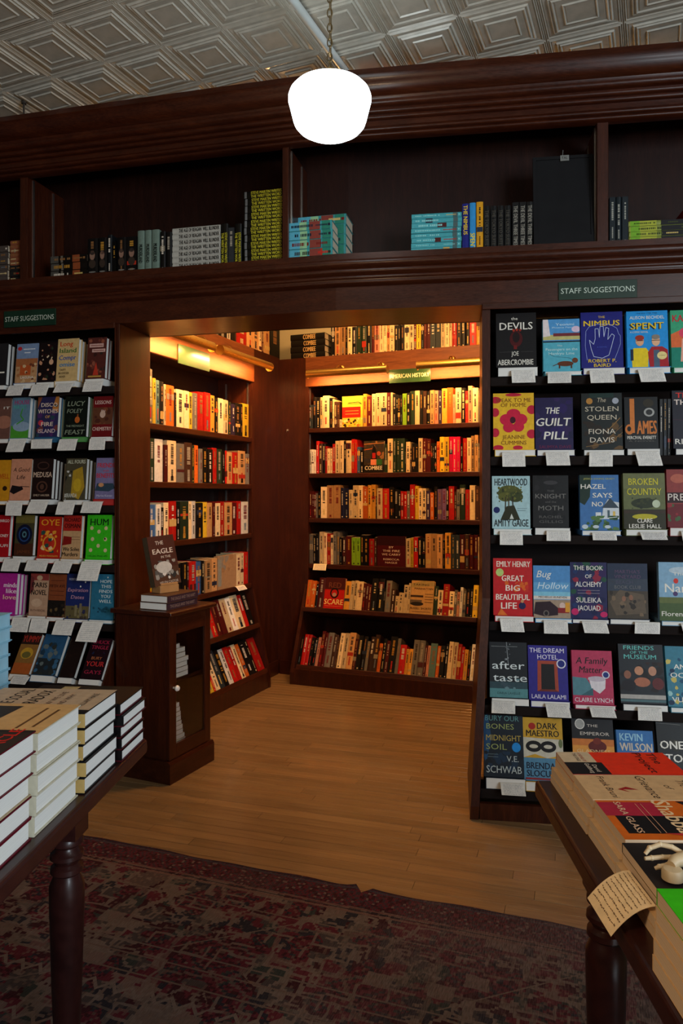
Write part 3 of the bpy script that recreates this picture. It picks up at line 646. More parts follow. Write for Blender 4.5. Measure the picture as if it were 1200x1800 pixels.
sp_manh = special((196, 158, 104), [('p', [(0, .9), (.5, 1), (1, .97), (1, .85), (0, .78)], (170, 150, 100)), ('t', 'TAKING', .42, .88, .06, .7, (60, 40, 28), .02), ('t', 'MANHATTAN', .55, .76, .06, .8, (50, 34, 24), .02), ('r', .0, .5, .55, .56, (70, 50, 38)), ('r', 0, .28, .5, .42, (110, 95, 80)), ('e', .3, .3, .28, .06, (50, 40, 34)), ('l', [(.62, .6), (.98, .6)], .02, (90, 62, 40)), ('l', [(.62, .52), (.98, .52)], .02, (90, 62, 40)), ('l', [(.62, .44), (.98, .44)], .02, (90, 62, 40)), ('l', [(.62, .36), (.98, .36)], .02, (90, 62, 40)), ('t', 'RUSSELL SHORTO', .48, .17, .06, .9, (60, 40, 28), .02), ('l', [(.1, .07), (.9, .07)], .015, (120, 80, 50))], 'tan cover with old ship picture facing out on the back case fifth shelf')
row(BW, 0, 0, 542, 843, bz[1], 's3/41 s3/41 k6/55 k6/55 c5/54 c11/57 k6/53 c2/50 d5/45 d5/45 c4/14 F36/54 g6/57 m9/53 c6/57 c9/58 c10/58 m7/58 c3/58 k6/55 k3/53 k4/53 k4/53 l7/55 k6/56 e8/59 c8/60 k6/59 d6/58 k6/58 z7/59 f7/59 u6/58 g9/62 o10/63 f4/50 c10/62 k7/62 r5/56 f7/65 c10/61 a3/55',
    'the back case top shelf', GB, 11, specials=[sp_yel])
row(BW, 0, 0, 542, 843, bz[2], 'w4/42 w4/42 w3/42 r5/57 d6/52 k5/52 r3/48 c5/44 c4/44 r5/52 c7/57 c7/57 k4/57 c9/57 r5/59 r5/59 b5/46 k6/40 F35/56 e5/50 c9/60 e6/60 e6/60 e8/60 k2/40 c7/53 d3/42 k6/51 k5/50 c7/60 m7/59 m7/59 k3/51 k3/51 k4/51 o5/54 y8/62 y8/62 p6/62 p6/62 p7/62 k4/50 r7/59 c7/60 z6/63 z6/64 a3/50',
    'the back case second shelf', GB, 12, specials=[sp_comb])
row(BW, 0, 0, 540, 842, bz[3], 'm4/47 m4/47 m3/45 a3/44 k5/46 c10/55 z11/58 z11/58 n6/54 n7/54 c7/50 c8/58 c8/58 o8/57 g6/59 g7/60 k2/40 c9/54 r11/53 k8/56 k7/52 k4/50 r5/49 r5/49 a5/50 r8/61 y6/59 c6/55 c6/55 u7/51 o6/47 k6/58 v7/54 v7/54 k4/57 r9/59 d4/49 a5/54 e9/62 r7/54 c9/61 d7/60',
    'the back case third shelf', GB, 13)
row(BW, 0, 0, 540, 842, bz[4], 'a6/52 k4/50 k6/52 c6/56 c6/55 r6/54 c4/52 a5/57 a5/57 k4/48 d6/48 m9/51 l7/49 l7/49 k5/53 k8/53 r9/47 d4/50 F46/53 c7/50 y5/52 r7/53 k6/52 k6/52 z9/60 z9/60 z9/60 k4/50 g9/63 s7/60 s7/60 m8/61 d7/61 m7/61 m7/61 c2/58',
    'the back case fourth shelf', GB, 14, specials=[sp_fire])
row(BW, BR5[0], BR5[1], 536, 842, bz5, 'o8/46 o8/46 k4/40 m11/52 F36/53 g10/48 c6/50 c6/50 c10/49 m5/46 m5/46 m5/45 k11/56 k11/56 k3/40 a10/54 d8/40 c6/28 c8/34 c8/48 c4/52 F42/57 e7/49 c9/43 r11/54 c9/42 a5/45 f5/42 w5/50 a6/44 k7/48 k5/48 y9/55',
    'the back case fifth shelf', GB, 15, specials=[sp_red, sp_manh])
row(BW, BR6[0], BR6[1], 521, 840, bz6, 'k5/45 r7/50 r6/50 k6/46 k6/46 f5/47 m6/58 m5/55 a10/57 d8/54 d3/50 c8/58 c8/58 z11/60 m6/50 k8/56 k8/56 a5/48 d8/56 d8/60 o6/47 k7/55 m6/52 k12/60 a6/58 r11/48 g6/42 g6/42 a10/58 a10/58 m5/50 f5/50 t12/55 o6/52 k8/52 k6/56 c8/60 c8/60 r7/58 r5/54 g7/50 k5/56 w8/60',
    'the back case bottom shelf', GB, 16)
# top of the back case
zt = 2.2855
for i in range(4):
    F = BW; s0, s1 = F.s(511, .04), F.s(571, .04); hh = (11.0)*F.Y(540, .04)/F0
    o = spine_book('k', hh-.0006, s1-s0, .16, 300+i, text=['COMBEE'], tcol=(200, 170, 120), tone=(24, 20, 18), M=F.M(s1-.004*(i % 2), .04, zt+hh*(i+.5)+.0006) @ Matrix.Rotation(R(-90), 4, 'Y'), texth=.75, tspan=(.26, .62), soft=False)
    tag(o, f'black book lettered COMBEE, {["lowest", "second", "third", "topmost"][i]} in the flat pile atop the back case', 'book', 'flat pile on top of the back case')
row(BW, .04, 0, 581, 852, zt, 'k7/58 z9/56 z9/56 k3/50 c8/55 k8/50 e8/58 e8/58 k9/58 m5/60 f9/56 c6/58 c6/58 z5/50 c8/50 k6/48 k4/48 k7/48 c8/50 c8/50 m4/50 y8/52 k5/52 m5/54 m6/54 s9/58 s9/60 c7/60 c7/60 c5/60 r8/58 k7/60 k8/60 k7/56 r11/60 g8/58 k7/60',
    'the top of the back case', GB, 17, stuff='row of assorted books standing on top of the alcove back bookcase')
# side case
row(LW, 0, 0, 262, 439, lz[1], 'a8/96 y6/80 t7/78 k7/76 c4/72 o15/72 k4/60 c13/66 c9/66 y8/64 a9/64 r11/68 r11/68 g9/64 k7/62 c9/62 c9/60 e4/58 u8/55 k9/57 k5/57 y12/58',
    'the side case top shelf', GLs, 21)
row(LW, 0, 0, 262, 439, lz[2], 'e10/76 w15/76 m6/66 c15/73 a13/68 d13/70 e4/66 o7/66 a6/60 k8/62 k8/60 r8/62 e8/60 k5/58 r4/58 z9/56 r9/56 z12/58 a6/54',
    'the side case second shelf', GLs, 22)
row(LW, 0, 0, 262, 437, lz[3], 'b12/66 w9/66 k5/60 c9/68 r14/70 k5/60 e15/68 c6/66 w8/66 k11/62 y9/62 z9/60 m4/60 c9/58 r7/60 z13/58 m9/56 r8/58 w12/56',
    'the side case third shelf', GLs, 23)
sp_tan = special((176, 142, 106), [('n', 14, 0, .5, 1, 1, .14, [(150, 140, 125), (165, 130, 95)], 8), ('r', .02, .1, .2, .9, (150, 150, 140))], 'plain tan cover facing out on the side case fourth shelf', grp='face-out books in the alcove')
row(LW, 0, 0, 262, 438, lz[4], 'y6/62 k5/60 w5/66 k12/62 k10/64 k9/66 k8/62 k9/62 m4/58 r11/60 b9/58 k5/58 z11/56 z9/58 F32/58 c8/55 c5/55 r8/56',
    'the side case fourth shelf', GLs, 24, specials=[sp_tan])
row(LW, LR5[0], LR5[1], 352, 448, lz5, 'k6/60 a16/60 r8/60 m7/58 m8/58 c9/57 w8/56 c12/56 r5/54 k9/56',
    'the side case fifth shelf', GLs, 25)
row(LW, LR6[0], LR6[1], 352, 477, lz6, 'c7/56 c8/54 t5/52 y9/54 r4/52 c9/50 s10/62 k10/60 w9/58 r9/58 r7/56 c9/56 o6/54 k12/56 k6/56 r14/54',
    'the side case bottom shelf', GLs, 26)
ztl = 2.3005
row(LW, .03, 0, 340, 492, ztl, 'k18/60 a5/56 c6/56 k6/56 a4/54 k14/56 w6/56 k6/56 d3/56 r16/50 z9/56 z10/56 c4/56 m4/56 z9/56 k15/56',
    'the top of the side case', GLs, 27, stuff='row of assorted books standing on top of the alcove side bookcase')
# loose cards on the alcove shelves
def loose_card(F, px, py, w, h, d, z, yaw, label):
    m = MB(); m.box(-w/2, w/2, -h/2, h/2, 0, .0008, lin((235, 225, 200)))
    for k in range(4): m.poly([(-w*.38, -h*.3+k*h*.18, .0011), (w*.36, -h*.3+k*h*.18, .0011), (w*.36, -h*.3+k*h*.18+.0015, .0011), (-w*.38, -h*.3+k*h*.18+.0015, .0011)], lin((150, 140, 125)))
    o = m.build('note_card', cardm, None, F.M(F.s(px, d), d, z) @ Matrix.Rotation(yaw, 4, 'Z')); tag(o, label, 'card')
note(BW.M(BW.s(563, .0), .004, bz[4]+.0008), .10, .045, 'cream note card over the edge of the back case fourth shelf', None, 5, col=(240, 222, 180), tuck=.004)
note(LW.M(LW.s(421, .0), .004, lz[4]+.0008), .11, .03, 'white note card over the far end of the side case fourth shelf', None, 6, col=(245, 235, 215), tuck=.004)

# ---------------------------------------------------------------- brass picture lamps
def lamp(F, px0, px1, z, label, mounts, power, d=-.125):
    s0, s1 = F.s(px0, d), F.s(px1, d); L = s1-s0; r = .030
    root = empty('picture_lamp', F.M(s0, d, z), label, 'lamp', 'brass picture lamps in the alcove')
    sh = MB(); N = 12; a0, a1 = R(-75), R(150)     # open towards the header and down
    ang = [R(-20+ (250)*i/N) for i in range(N+1)]
    def ring(x, rr): return [(x, -rr*math.cos(a-R(35)), rr*math.sin(a-R(35))) for a in ang]
    A, B, A2, B2 = ring(0, r), ring(L, r), ring(0, r-.0015), ring(L, r-.0015); n = N+1
    sh.raw(A+B+A2+B2, [(i, i+1, n+i+1, n+i) for i in range(N)]+[(2*n+i, 3*n+i, 3*n+i+1, 2*n+i+1) for i in range(N)]+[(0, n, 3*n, 2*n), (N, 2*n+N, 3*n+N, n+N)], (1, 1, 1))
    sh.build('lamp_shade', brass, root, smooth=True)
    for x in (0, L-.004):
        e = MB(); e.tube([(x, 0, 0), (x+.004, 0, 0)], r+.001, 16); e.build('end_cap', brass, root)
    MB().tube([(.02, .002, .0), (L-.02, .002, .0)], .008, 10).build('lamp_tube', bulbm, root, smooth=True)
    for pxm in mounts:
        x = min(max(F.s(pxm, d)-s0, .02), L-.02)
        m = MB(); m.tube([(x, -d-.008, .05), (x, -d*.6, .062), (x, -d*.25, .05), (x, 0, .02)], .005, 8); m.build('arm', brass, root, smooth=True)
        m = MB(); m.lathe([(.004, .014), (.014, .011), (.021, .004), (.022, .0)], 16); m.build('rosette', brass, root, Matrix.Translation((x, -d-.0065, .05)) @ Matrix.Rotation(R(90), 4, 'X'), smooth=True)
    l = bpy.data.lights.new('picture_lamp_light', 'AREA'); l.shape = 'RECTANGLE'; l.size = L*.9; l.size_y = .02; l.energy = power; l.color = (1, .47, .14)
    o = bpy.data.objects.new('picture_lamp_light', l); C.objects.link(o); o.parent = root
    o.matrix_local = Matrix.Translation((L/2, .012, -.006)) @ Matrix.Rotation(R(64), 4, 'X')
    return root
LP = 8
lamp(BW, 540, 681, 2.142, 'long brass picture lamp above the left half of the back case', (590, 662), LP)
lamp(BW, 733, 872, 2.150, 'brass picture lamp above the American History end of the back case', (788,), LP)
lamp(LW, 272, 373, 2.165, 'brass picture lamp over the washed-out green sign on the side case', (298, 366), LP*1.25)
lamp(LW, 386, 474, 2.165, 'brass picture lamp at the far corner end of the side case', (411,), LP)
# ---------------------------------------------------------------- face-out displays under the staff suggestion signs
WH = (232, 228, 218); YE = (232, 200, 40)
R1, R2, R3, R4, R5, R6 = ('right display top shelf', 'right display second shelf', 'right display third shelf', 'right display fourth shelf', 'right display fifth shelf', 'right display bottom shelf')
def dr(px0, px1, pt, pb, jk, ops, title, row_, card, T=.030, **k):
    d, t, z = {1: (0, 0, rz[0]), 2: (0, 0, rz[1]), 3: (0, 0, rz[2]), 4: (0, 0, rz[3]), 5: (RR5[0], RR5[1], rz5), 6: (RR6[0], RR6[1], rz6)}[row_]
    display(FR, d, t, px0, px1, pt, pb, None, T, jk, ops, title, (R1, R2, R3, R4, R5, R6)[row_-1], 'right display', card, rowz=z, seed=int(px0)+row_, **k)
def crd(x, y, w=41, h=21): return (x, x+w, y, y+h)
dr(872, 943, 547, 645, (30, 28, 30), [('t', 'the', .46, .90, .055, .16, WH), ('t', 'DEVILS', .5, .76, .135, .82, WH, .01, 0), ('e', .5, .52, .16, .15, (88, 22, 26)), ('e', .5, .55, .09, .10, (40, 20, 22)), ('e', .44, .68, .03, .025, (170, 60, 40)), ('e', .52, .69, .03, .025, (170, 60, 40)), ('e', .6, .68, .03, .025, (150, 50, 36)), ('r', .44, .33, .52, .4, (120, 30, 30)), ('l', [(.08, .28), (.38, .28)], .006, (90, 88, 88)), ('l', [(.62, .28), (.92, .28)], .006, (90, 88, 88)), ('t', 'JOE', .47, .25, .08, .18, WH), ('t', 'ABERCROMBIE', .48, .09, .10, .88, WH, .01)], 'black THE DEVILS', 1, crd(898, 645))
dr(955, 1020, 558, 652, (96, 178, 196), [('r', 0, .58, 1, 1, (92, 160, 210)), ('r', 0, .60, 1, .70, (196, 190, 130)), ('r', .28, .67, 1, .73, (130, 60, 66)), ('t', 'Yeonmi', .6, .9, .05, .5, (210, 232, 240)), ('t', 'Phoenix Pencil', .55, .84, .03, .6, (200, 226, 236)), ('e', .9, .8, .12, .06, (220, 200, 220)), ('p', [(0, 1), (.14, 1), (.2, .68), (0, .66)], (230, 220, 220)), ('r', 0, .555, 1, .58, (34, 40, 50)), ('t', 'Passengers on the', .5, .42, .05, .86, (206, 232, 232)), ('t', 'Hankyu Line', .5, .34, .05, .7, (206, 232, 232)), ('t', 'The', .45, .49, .035, .14, (206, 232, 232)), ('e', .6, .14, .22, .05, (110, 62, 34)), ('e', .86, .2, .08, .05, (120, 68, 38)), ('r', .42, .05, .46, .13, (100, 56, 30)), ('r', .74, .05, .78, .13, (100, 56, 30)), ('l', [(.4, .14), (.26, .1)], .02, (100, 56, 30)), ('l', [(.15, .34), (.3, .28), (.7, .25), (.88, .18)], .006, (40, 80, 90))], 'pale blue dachshund', 1, crd(962, 656), T=.034)
dr(1022, 1096, 545, 646, (34, 38, 130), [('t', 'THE', .5, .91, .04, .16, YE), ('t', 'NIMBUS', .5, .80, .095, .86, YE, .02), ('l', [(.3, .2), (.24, .34), (.2, .5), (.3, .42), (.34, .52), (.34, .7), (.42, .7), (.44, .54), (.46, .74), (.54, .74), (.55, .55), (.6, .72), (.67, .7), (.64, .5), (.74, .6), (.8, .57), (.72, .36), (.66, .22), (.5, .17), (.3, .2)], .010, (210, 222, 246)), ('l', [(.14, .14), (.1, .4), (.12, .66), (.2, .74), (.4, .78), (.7, .77), (.86, .7), (.9, .6), (.94, .56), (.94, .42), (.88, .3), (.78, .12)], .008, (170, 186, 236)), ('t', 'A NOVEL', .5, .37, .025, .24, (80, 100, 190)), ('t', 'ROBERT P.', .5, .125, .06, .66, YE, .015), ('t', 'BAIRD', .5, .045, .06, .4, YE, .015)], 'deep blue THE NIMBUS', 1, crd(1035, 650, 42, 24))
dr(1103, 1176, 543, 645, (40, 156, 220), [('t', 'THE NEW YORK TIMES', .5, .96, .02, .5, (20, 60, 110)), ('t', 'ALISON BECHDEL', .5, .885, .055, .84, WH, .01), ('t', 'SPENT', .47, .725, .115, .8, (20, 40, 60), .03), ('t', 'SPENT', .5, .735, .115, .8, YE, .015), ('t', 'A COMIC NOVEL', .3, .625, .03, .44, WH), ('p', [(.12, 0), (.1, .28), (.16, .34), (.46, .34), (.52, .28), (.5, 0)], (232, 206, 40)), ('r', .08, .12, .15, .32, (30, 50, 80)), ('e', .31, .46, .10, .085, (226, 176, 140)), ('e', .31, .52, .11, .05, (170, 62, 40)), ('l', [(.22, .47), (.4, .47)], .016, (60, 30, 30)), ('p', [(.54, 0), (.5, .26), (.6, .36), (.85, .36), (.98, .3), (1, 0)], (176, 40, 50)), ('p', [(.64, .0), (.64, .3), (.78, .3), (.78, 0)], (90, 110, 130)), ('e', .7, .46, .10, .09, (228, 184, 150)), ('e', .7, .53, .1, .045, (150, 140, 130)), ('l', [(.6, .47), (.8, .47)], .016, (40, 40, 50)), ('e', .84, .2, .12, .07, (232, 214, 150)), ('t', 'COMIC', .84, .2, .02, .15, (90, 70, 30))], 'sky blue SPENT', 1, crd(1120, 649, 44, 22))
dr(1181, 1252, 541, 645, (70, 170, 130), [('t', 'KATE', .3, .86, .12, .5, (200, 40, 60), .02), ('r', 0, 0, 1, .35, (30, 140, 120)), ('p', [(0, .35), (1, .35), (1, .62), (.4, .7), (0, .58)], (224, 120, 70)), ('e', .4, .6, .2, .1, (220, 80, 110)), ('l', [(.3, .5), (.25, .1)], .05, (236, 180, 160)), ('l', [(.45, .5), (.55, .14)], .05, (236, 180, 160))], 'green cut-off', 1, None)
dr(867, 939, 689, 790, (232, 190, 52), [('e', .06, .88, .14, .06, (196, 36, 70)), ('e', .95, .7, .12, .08, (196, 36, 70)), ('e', .05, .66, .1, .08, (196, 36, 70)), ('e', .5, .97, .2, .03, (196, 36, 70)), ('e', .94, .27, .12, .08, (196, 36, 70)), ('e', .05, .3, .1, .08, (196, 36, 70)), ('e', .12, .03, .13, .05, (196, 36, 70)), ('e', .6, .03, .12, .04, (196, 36, 70)), ('e', .5, .63, .17, .09, (206, 34, 76)), ('e', .32, .53, .16, .10, (206, 34, 76)), ('e', .68, .53, .16, .10, (206, 34, 76)), ('e', .38, .39, .14, .09, (206, 34, 76)), ('e', .62, .40, .14, .09, (206, 34, 76)), ('e', .48, .52, .07, .06, (80, 14, 40)), ('t', 'SPEAK TO ME', .5, .875, .07, .86, (140, 90, 20), .005), ('t', 'OF HOME', .5, .79, .07, .62, (140, 90, 20), .005), ('t', 'JEANINE', .5, .22, .07, .56, (140, 90, 20), .005), ('t', 'CUMMINS', .5, .12, .07, .62, (140, 90, 20), .005), ('n', 8, .82, .45, 1, .6, .03, [(232, 190, 52)], 3)], 'yellow SPEAK TO ME OF HOME', 2, crd(882, 792, 40, 25))
dr(941, 1008, 697, 790, (44, 34, 84), [('n', 18, 0, .2, 1, 1, .18, [(52, 36, 100), (36, 34, 76), (60, 40, 96)], 9), ('t', 'THE', .46, .75, .12, .36, WH, .02, .15), ('t', 'GUILT', .48, .53, .15, .90, WH, .02, .15), ('t', 'PILL', .55, .27, .15, .62, WH, .02, .15), ('t', 'SAUMYA DAVE', .52, .05, .06, .84, (120, 40, 84), .01)], 'purple THE GUILT PILL', 2, crd(958, 794, 41, 24))
dr(1023, 1095, 689, 790, (30, 36, 34), [('r', .2, .92, .8, 1, (30, 60, 54)), ('n', 16, 0, 0, 1, .5, .12, [(70, 50, 30), (50, 38, 26), (110, 84, 50)], 4), ('l', [(.6, .3), (.95, .56)], .02, (150, 116, 70)), ('l', [(.5, .1), (1, .42)], .02, (130, 100, 60)), ('l', [(.1, .05), (.7, .12), (1, .3)], .014, (150, 116, 70)), ('e', .2, .86, .08, .055, (190, 140, 70)), ('e', .84, .86, .08, .055, (176, 180, 190)), ('t', 'The', .5, .88, .08, .22, (190, 180, 160), 0, .2), ('t', 'STOLEN', .5, .72, .085, .82, (206, 196, 176)), ('t', 'QUEEN', .5, .57, .085, .72, (206, 196, 176)), ('t', 'FIONA', .5, .32, .09, .66, (216, 206, 190)), ('t', 'DAVIS', .5, .17, .09, .6, (216, 206, 190))], 'dark THE STOLEN QUEEN', 2, crd(1035, 793, 41, 24))
dr(1099, 1158, 696, 788, (22, 22, 24), [('r', .16, .30, .30, .97, (208, 130, 64)), ('e', .14, .37, .13, .10, (208, 130, 64)), ('e', .13, .38, .06, .05, (22, 22, 24)), ('t', 'AMES', .66, .41, .26, .58, (208, 130, 64), .02), ('e', .72, .88, .16, .08, (60, 52, 36)), ('e', .74, .70, .16, .085, (170, 170, 166)), ('e', .74, .70, .10, .055, (60, 60, 60)), ('t', 'PERCIVAL EVERETT', .5, .21, .06, .86, WH, .01), ('t', 'A NOVEL', .5, .14, .025, .8, (120, 116, 110))], 'black and orange JAMES', 2, crd(1115, 792, 42, 25))
dr(1184, 1250, 684, 788, (34, 30, 46), [('t', 'THE', .35, .92, .09, .5, (220, 60, 50), .02), ('t', 'THINGS', .5, .8, .09, .9, (236, 220, 210), .02), ('t', 'RIVER', .4, .12, .09, .7, WH, .01), ('l', [(0, .5), (1, .46)], .01, (90, 50, 70))], 'dark cut-off', 2, None)
dr(865, 932, 836, 929, (176, 206, 210), [('e', .47, .67, .32, .14, (86, 92, 44)), ('e', .36, .6, .2, .09, (104, 106, 50)), ('e', .62, .6, .2, .1, (70, 80, 40)), ('e', .45, .76, .24, .06, (96, 100, 48)), ('n', 40, .12, .5, .82, .82, .04, [(120, 120, 56), (60, 68, 36), (92, 98, 46)], 6), ('l', [(.36, .6), (.34, .2)], .03, (70, 62, 40)), ('l', [(.44, .6), (.44, .2)], .03, (86, 74, 46)), ('l', [(.54, .6), (.56, .2)], .03, (60, 54, 36)), ('p', [(.22, .16), (.38, .42), (.58, .44), (.74, .16)], (56, 58, 34)), ('p', [(.46, .18), (.51, .28), (.57, .18)], (210, 214, 206)), ('e', .12, .35, .085, .06, (30, 50, 110)), ('t', 'HEARTWOOD', .5, .885, .135, .86, (28, 34, 40), .01), ('t', 'AMITY GAIGE', .5, .105, .135, .9, (28, 34, 40), .01), ('l', [(.66, .38), (.92, .38)], .008, (80, 100, 110)), ('l', [(.66, .34), (.88, .34)], .008, (80, 100, 110))], 'pale blue HEARTWOOD', 3, crd(878, 930, 40, 22))
dr(937, 1000, 835, 927, (26, 25, 26), [('n', 30, .05, .1, .95, 1, .1, [(36, 34, 36), (46, 44, 46), (20, 20, 22)], 7), ('e', .5, .86, .2, .04, (70, 68, 70)), ('t', 'THE', .5, .7, .04, .2, (110, 108, 106)), ('t', 'KNIGHT', .5, .60, .09, .86, (130, 128, 124)), ('t', 'and the', .5, .49, .04, .3, (110, 108, 106)), ('t', 'MOTH', .5, .37, .09, .7, (130, 128, 124)), ('t', 'RACHEL', .5, .20, .05, .66, (104, 102, 100)), ('t', 'GILLIG', .5, .11, .05, .66, (104, 102, 100))], 'charcoal THE KNIGHT AND THE MOTH', 3, crd(960, 935, 42, 16))
dr(1020, 1089, 834, 932, (74, 124, 176), [('p', [(0, 1), (.3, 1), (.26, .6), (.12, .45), (0, .5)], (36, 60, 50)), ('p', [(.6, .42), (.72, .56), (.82, .52), (1, .5), (1, .2), (.55, .2)], (210, 216, 220)), ('p', [(.56, .4), (.78, .58), (1, .4)], (70, 84, 96)), ('r', .7, .22, .76, .36, (90, 110, 120)), ('r', .84, .24, .9, .34, (226, 196, 110)), ('r', .4, .18, .54, .32, (220, 224, 226)), ('n', 30, 0, 0, 1, .26, .09, [(70, 104, 64), (50, 84, 50), (96, 130, 80)], 12), ('l', [(.5, .2), (.95, .24)], .015, (230, 234, 236)), ('t', 'JESSICA SONING GRADY', .5, .93, .03, .8, (190, 190, 110)), ('t', 'HAZEL', .35, .79, .085, .64, WH, .015), ('t', 'SAYS', .58, .63, .085, .5, WH, .015), ('t', 'NO', .45, .47, .085, .28, WH, .015), ('e', .12, .06, .08, .04, (200, 210, 216)), ('e', .4, .06, .08, .03, (200, 210, 216)), ('e', .7, .06, .08, .03, (200, 210, 216))], 'blue HAZEL SAYS NO', 3, crd(1040, 937, 42, 12))
dr(1097, 1171, 831, 930, (110, 116, 72), [('r', 0, .0, 1, .35, (58, 56, 30)), ('r', 0, .72, 1, 1, (120, 124, 84)), ('e', .5, .46, .32, .09, (54, 62, 34)), ('n', 18, .2, .36, .8, .56, .05, [(44, 52, 30), (70, 76, 40)], 2), ('e', .5, .22, .3, .05, (190, 180, 50)), ('r', 0, .28, 1, .33, (70, 54, 36)), ('t', 'BROKEN', .48, .85, .12, .7, (206, 196, 60), .01), ('t', 'COUNTRY', .5, .67, .12, .82, (206, 196, 60), .01), ('e', .78, .45, .095, .07, (196, 206, 180)), ('t', 'CLARE', .5, .15, .075, .36, WH, .015), ('t', 'LESLIE HALL', .5, .05, .075, .76, WH, .015)], 'olive BROKEN COUNTRY', 3, crd(1124, 938, 44, 14))
dr(1174, 1242, 824, 927, (150, 60, 54), [('r', 0, 0, 1, .4, (120, 34, 44)), ('e', .3, .84, .2, .08, (190, 110, 90)), ('r', 0, .42, 1, .6, (60, 24, 28)), ('t', 'PRETTY', .5, .52, .12, .95, (226, 216, 206)), ('n', 10, 0, .1, 1, .4, .1, [(80, 110, 70), (160, 50, 60)], 4)], 'red patterned cut-off', 3, crd(1196, 932, 40, 16))
dr(867, 936, 982, 1082, (196, 34, 40), [('t', 'EMILY HENRY', .52, .90, .10, .86, (236, 216, 200), .02), ('e', .17, .75, .10, .07, (190, 210, 130)), ('n', 9, .3, .4, .9, .6, .12, [(220, 110, 40), (206, 60, 40)], 5), ('t', 'GREAT', .5, .65, .10, .56, (240, 226, 212), .02), ('t', 'BIG', .5, .48, .10, .36, (240, 226, 212), .02), ('t', 'BEAUTIFUL', .5, .32, .10, .86, (240, 226, 212), .02), ('t', 'LIFE', .40, .17, .11, .40, (240, 226, 212), .02), ('e', .74, .17, .09, .06, (40, 40, 90)), ('e', .74, .25, .04, .03, (200, 150, 110)), ('p', [(.1, 0), (.2, .12), (.36, 0)], (220, 120, 50))], 'red GREAT BIG BEAUTIFUL LIFE', 4, crd(878, 1088, 40, 20))
dr(938, 1003, 996, 1088, (108, 166, 206), [('r', 0, .68, 1, 1, (92, 150, 200)), ('r', 0, .36, 1, .5, (140, 196, 216)), ('t', 'Bug', .3, .84, .13, .38, WH, .0, .25), ('t', 'Hollow', .54, .62, .13, .82, (210, 226, 236), 0, .25), ('r', 0, .36, 1, .42, (220, 210, 200)), ('t', 'MICHELLE HUNEVEN', .52, .40, .035, .76, (40, 30, 40), .02), ('r', 0, 0, 1, .35, (170, 150, 130)), ('p', [(0, .08), (.05, .3), (.45, .32), (.66, .2), (.66, .06), (.3, .03)], (56, 34, 44)), ('e', .34, .09, .08, .06, (120, 110, 104)), ('e', .34, .09, .05, .04, (40, 30, 34)), ('e', .78, .24, .08, .06, (216, 190, 180)), ('r', .66, .1, .96, .2, (150, 40, 44)), ('r', .86, .12, .98, .3, (216, 160, 60))], 'pale blue BUG HOLLOW', 4, crd(955, 1092, 42, 22))
dr(1003, 1068, 989, 1088, (40, 40, 92), [('n', 46, 0, 0, 1, 1, .12, [(60, 36, 96), (150, 40, 70), (36, 60, 110), (70, 30, 80), (40, 90, 70), (30, 34, 84)], 21), ('t', 'THE BOOK', .5, .90, .08, .8, (226, 220, 214), .01), ('t', 'OF', .5, .75, .07, .18, (226, 220, 214), .01), ('t', 'ALCHEMY', .5, .61, .09, .72, (226, 220, 214), .01), ('t', 'SULEIKA', .5, .33, .09, .68, (226, 220, 214), .01), ('t', 'JAOUAD', .5, .19, .09, .62, (226, 220, 214), .01), ('l', [(.2, .5), (.8, .5)], .01, (170, 160, 170)), ('l', [(.2, .45), (.8, .45)], .01, (170, 160, 170)), ('e', .12, .12, .1, .06, (200, 40, 110)), ('e', .9, .08, .1, .05, (200, 40, 110))], 'violet THE BOOK OF ALCHEMY', 4, crd(1022, 1092, 43, 19))
dr(1069, 1140, 991, 1088, (60, 70, 86), [('r', 0, .72, 1, 1, (48, 60, 84)), ('r', 0, .0, 1, .5, (84, 74, 62)), ('p', [(.05, .3), (.3, .52), (.9, .44), (.95, .1), (.2, .06)], (110, 96, 80)), ('n', 16, .05, .05, .95, .5, .08, [(60, 52, 44), (130, 110, 88), (96, 84, 74)], 14), ('e', .4, .36, .05, .05, (150, 110, 88)), ('e', .58, .38, .05, .05, (150, 110, 88)), ('t', "MARTHA'S", .5, .85, .065, .62, (104, 82, 110), .01), ('t', 'VINEYARD', .5, .76, .065, .66, (104, 82, 110), .01), ('t', 'BEACH', .42, .66, .06, .42, (90, 90, 110), .01), ('t', 'BOOK CLUB', .5, .57, .06, .66, (120, 120, 124), .01)], 'dim grey beach', 4, crd(1115, 1092, 44, 17), pedpx=(1085, 1156))
dr(1160, 1232, 989, 1092, (140, 176, 200), [('r', 0, 0, 1, .38, (84, 104, 62)), ('r', 0, .3, 1, .4, (110, 120, 70)), ('e', .55, .86, .3, .06, (190, 206, 216)), ('e', .42, .68, .06, .045, (214, 60, 44)), ('t', 'The', .5, .8, .05, .3, WH), ('t', 'Names', .62, .56, .15, .95, WH, .01), ('t', 'Florence', .4, .12, .08, .7, WH, .01), ('e', .4, .46, .06, .04, (90, 70, 120))], 'landscape cut-off', 4, crd(1196, 1094, 40, 14))
dr(861, 928, 1132, 1227, (34, 40, 46), [('r', 0, 0, 1, .16, (96, 146, 150)), ('r', 0, .16, 1, .28, (58, 84, 92)), ('l', [(.05, .92), (.75, .92)], .008, (150, 156, 156)), ('l', [(.46, 1), (.5, .6)], .02, (130, 136, 138)), ('n', 10, .4, .6, .56, 1, .03, [(150, 156, 160), (90, 96, 100)], 3), ('n', 12, .3, .14, .9, .34, .08, [(70, 90, 100), (110, 140, 146)], 8), ('t', 'after', .5, .58, .14, .86, (214, 222, 222), 0), ('t', 'taste', .54, .36, .14, .9, (214, 222, 222), 0), ('t', 'DARIA LAVELLE', .5, .08, .04, .6, (40, 70, 74))], 'dark teal AFTERTASTE', 5, crd(864, 1235, 41, 21))
